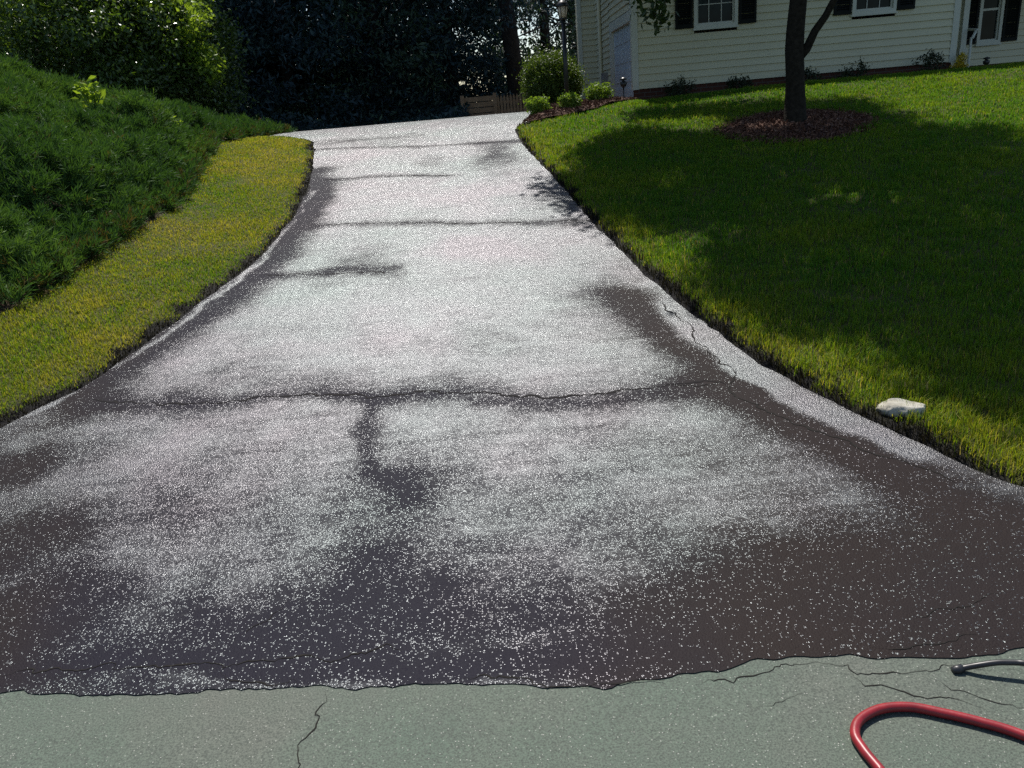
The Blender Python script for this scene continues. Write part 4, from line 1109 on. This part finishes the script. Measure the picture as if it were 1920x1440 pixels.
# wooden fence behind the driveway end
yF = 21.0
f0, f1 = at_y(868, 200, yF), at_y(990, 200, yF)
fx0, fx1 = float(f0[0]), float(f1[0]); fz = float(H(fx0, yF))
ftop = float(at_y(930, 178, yF)[2]) - fz
fo = empty('wooden_fence', (fx0, yF, fz), 'weathered brown rail fence with picket gate behind the driveway end', 'fence')
fl = fx1 - fx0; split = fl * 0.50
for xx in (0.0, split, split + 0.02 + fl * 0.44):
    MB().box((xx - 0.045, -0.045, -0.3), (xx + 0.045, 0.045, ftop + 0.05)).build('post', MAT['fence'], fo)
for zz in np.linspace(0.18, ftop - 0.06, 4):
    MB().box((0.046, -0.02, zz - 0.06), (split - 0.046, 0.012, zz + 0.055)).build('rail', MAT['fence'], fo)
gt = MB(); gx0, gx1 = split + 0.05, split + fl * 0.44 - 0.03; n_ = 8
for i in range(n_):
    a = gx0 + (gx1 - gx0) * i / n_; b = a + (gx1 - gx0) / n_ * 0.74; m_ = (a + b) / 2
    gt.add([(a, -0.02, 0.05), (b, -0.02, 0.05), (b, -0.02, ftop - 0.08), (m_, -0.02, ftop), (a, -0.02, ftop - 0.08), (a, 0.0, 0.05), (b, 0.0, 0.05), (b, 0.0, ftop - 0.08), (m_, 0.0, ftop), (a, 0.0, ftop - 0.08)],
           [(0, 1, 2, 3, 4), (9, 8, 7, 6, 5), (0, 5, 6, 1), (1, 6, 7, 2), (2, 7, 8, 3), (3, 8, 9, 4), (4, 9, 5, 0)])
for zz in (0.22, ftop - 0.22): gt.box((gx0, 0.003, zz), (gx1, 0.03, zz + 0.07))
gt.build('gate', MAT['fence'], fo)
for zz in np.linspace(0.18, ftop - 0.06, 4):
    a = split + 0.02 + fl * 0.44 + 0.046
    MB().box((a, -0.02, zz - 0.06), (a + 2.2, 0.012, zz + 0.055)).build('rail', MAT['fence'], fo)

# ------------------------------------------------------------------ stone at the lawn edge
s0 = ground(1706, 788)
n = 26; V = []; ring = []
me = bpy.data.meshes.new('landscape_stone')
import bmesh
bm = bmesh.new(); bmesh.ops.create_icosphere(bm, subdivisions=4, radius=1)
for v in bm.verts:
    c_ = v.co; q = 0.82 + 0.36 * float(vnoise(c_.x * 1.3 + c_.z, c_.y * 1.3 - c_.z, 1.4, 5)) + 0.16 * float(vnoise(c_.x * 4, c_.y * 4 + c_.z * 3, 1.2, 6)) + 0.06 * float(vnoise(c_.x * 11, c_.y * 11 + c_.z * 8, 1.2, 6))
    v.co = Vector((c_.x * 0.095 * q, c_.y * 0.06 * q, max(-0.3, min(c_.z * q, 0.75 - 0.2 * c_.x)) * 0.05))
bm.to_mesh(me); bm.free()
for p_ in me.polygons: p_.use_smooth = True
st = link('landscape_stone', me, MAT['stone'], None, (s0[0], s0[1] + 0.08, float(H(s0[0], s0[1] + 0.08)) + 0.004))
st.rotation_euler = (0, 0, R(-18))
tag(st, 'pale flat-topped stone half sunk in the grass at the right driveway edge', 'stone')

# ------------------------------------------------------------------ hoses
def spline(pts, n=90):
    pts = [np.asarray(p, float) for p in pts]
    P_ = [2 * pts[0] - pts[1]] + pts + [2 * pts[-1] - pts[-2]]
    out = []
    per = max(4, n // (len(pts) - 1))
    for i in range(1, len(P_) - 2):
        for t in np.linspace(0, 1, per, endpoint=False):
            a, b, c, d = P_[i - 1], P_[i], P_[i + 1], P_[i + 2]
            out.append(0.5 * ((2 * b) + (-a + c) * t + (2 * a - 5 * b + 4 * c - d) * t * t + (-a + 3 * b - 3 * c + d) * t ** 3))
    out.append(pts[-1]); return out
def hose_pts(pxs, r_, lifts=None):
    o = []
    for i, q in enumerate(pxs):
        l = r_ + (lifts[i] if lifts else 0)
        p = hit(q[0], q[1], lambda x, y: P(y) + l); o.append(np.array([p[0], p[1], float(P(p[1])) + l]))
    return o
hr = 0.0132
hp = hose_pts([(1690, 1490), (1650, 1445), (1618, 1408), (1603, 1378), (1612, 1350), (1650, 1333), (1705, 1329), (1770, 1340), (1840, 1358), (1920, 1380)], hr)
d_ = hp[-1] - hp[-2]
hp += [hp[-1] + d_ * 1.6 + [0, -0.05, 0], hp[-1] + d_ * 3.5 + [0, -0.2, 0], hp[-1] + np.array([1.6, -0.8, 0])]
hp = [hp[0] + np.array([0.75, -1.2, 0]), hp[0] + np.array([0.25, -0.45, 0])] + hp
for q in hp: q[2] = float(P(q[1])) + hr
mb = MB(); mb.tube(spline(hp, 160), hr, 16)
tag(mb.build('garden_hose', MAT['red_rubber']), 'thick red rubber hose curving across the grey street', 'hose')
hb = 0.0085
bp = hose_pts([(1793, 1257), (1808, 1255), (1835, 1249), (1870, 1245), (1905, 1243), (1935, 1246)], hb, [0.0, 0.004, 0.018, 0.03, 0.035, 0.04])
bp += [bp[-1] + np.array([0.15, -0.01, 0.0]), bp[-1] + np.array([0.5, -0.10, -0.035])]
mb = MB(); pts = spline(bp, 60); mb.tube(pts, hb, 14)
ho = mb.build('black_hose', MAT['black_rubber'])
tag(ho, 'black hose end lifting off the street at the sealed edge', 'hose')
e = bp[0]; d_ = unit((bp[0] - bp[1])[None])[0]
MB().tube([e - d_ * 0.018, e + d_ * 0.004, e + d_ * 0.006, e + d_ * 0.012], [0.0125, 0.0125, 0.0105, 0.0105], 14).build('end_fitting', MAT['black_rubber'], ho)
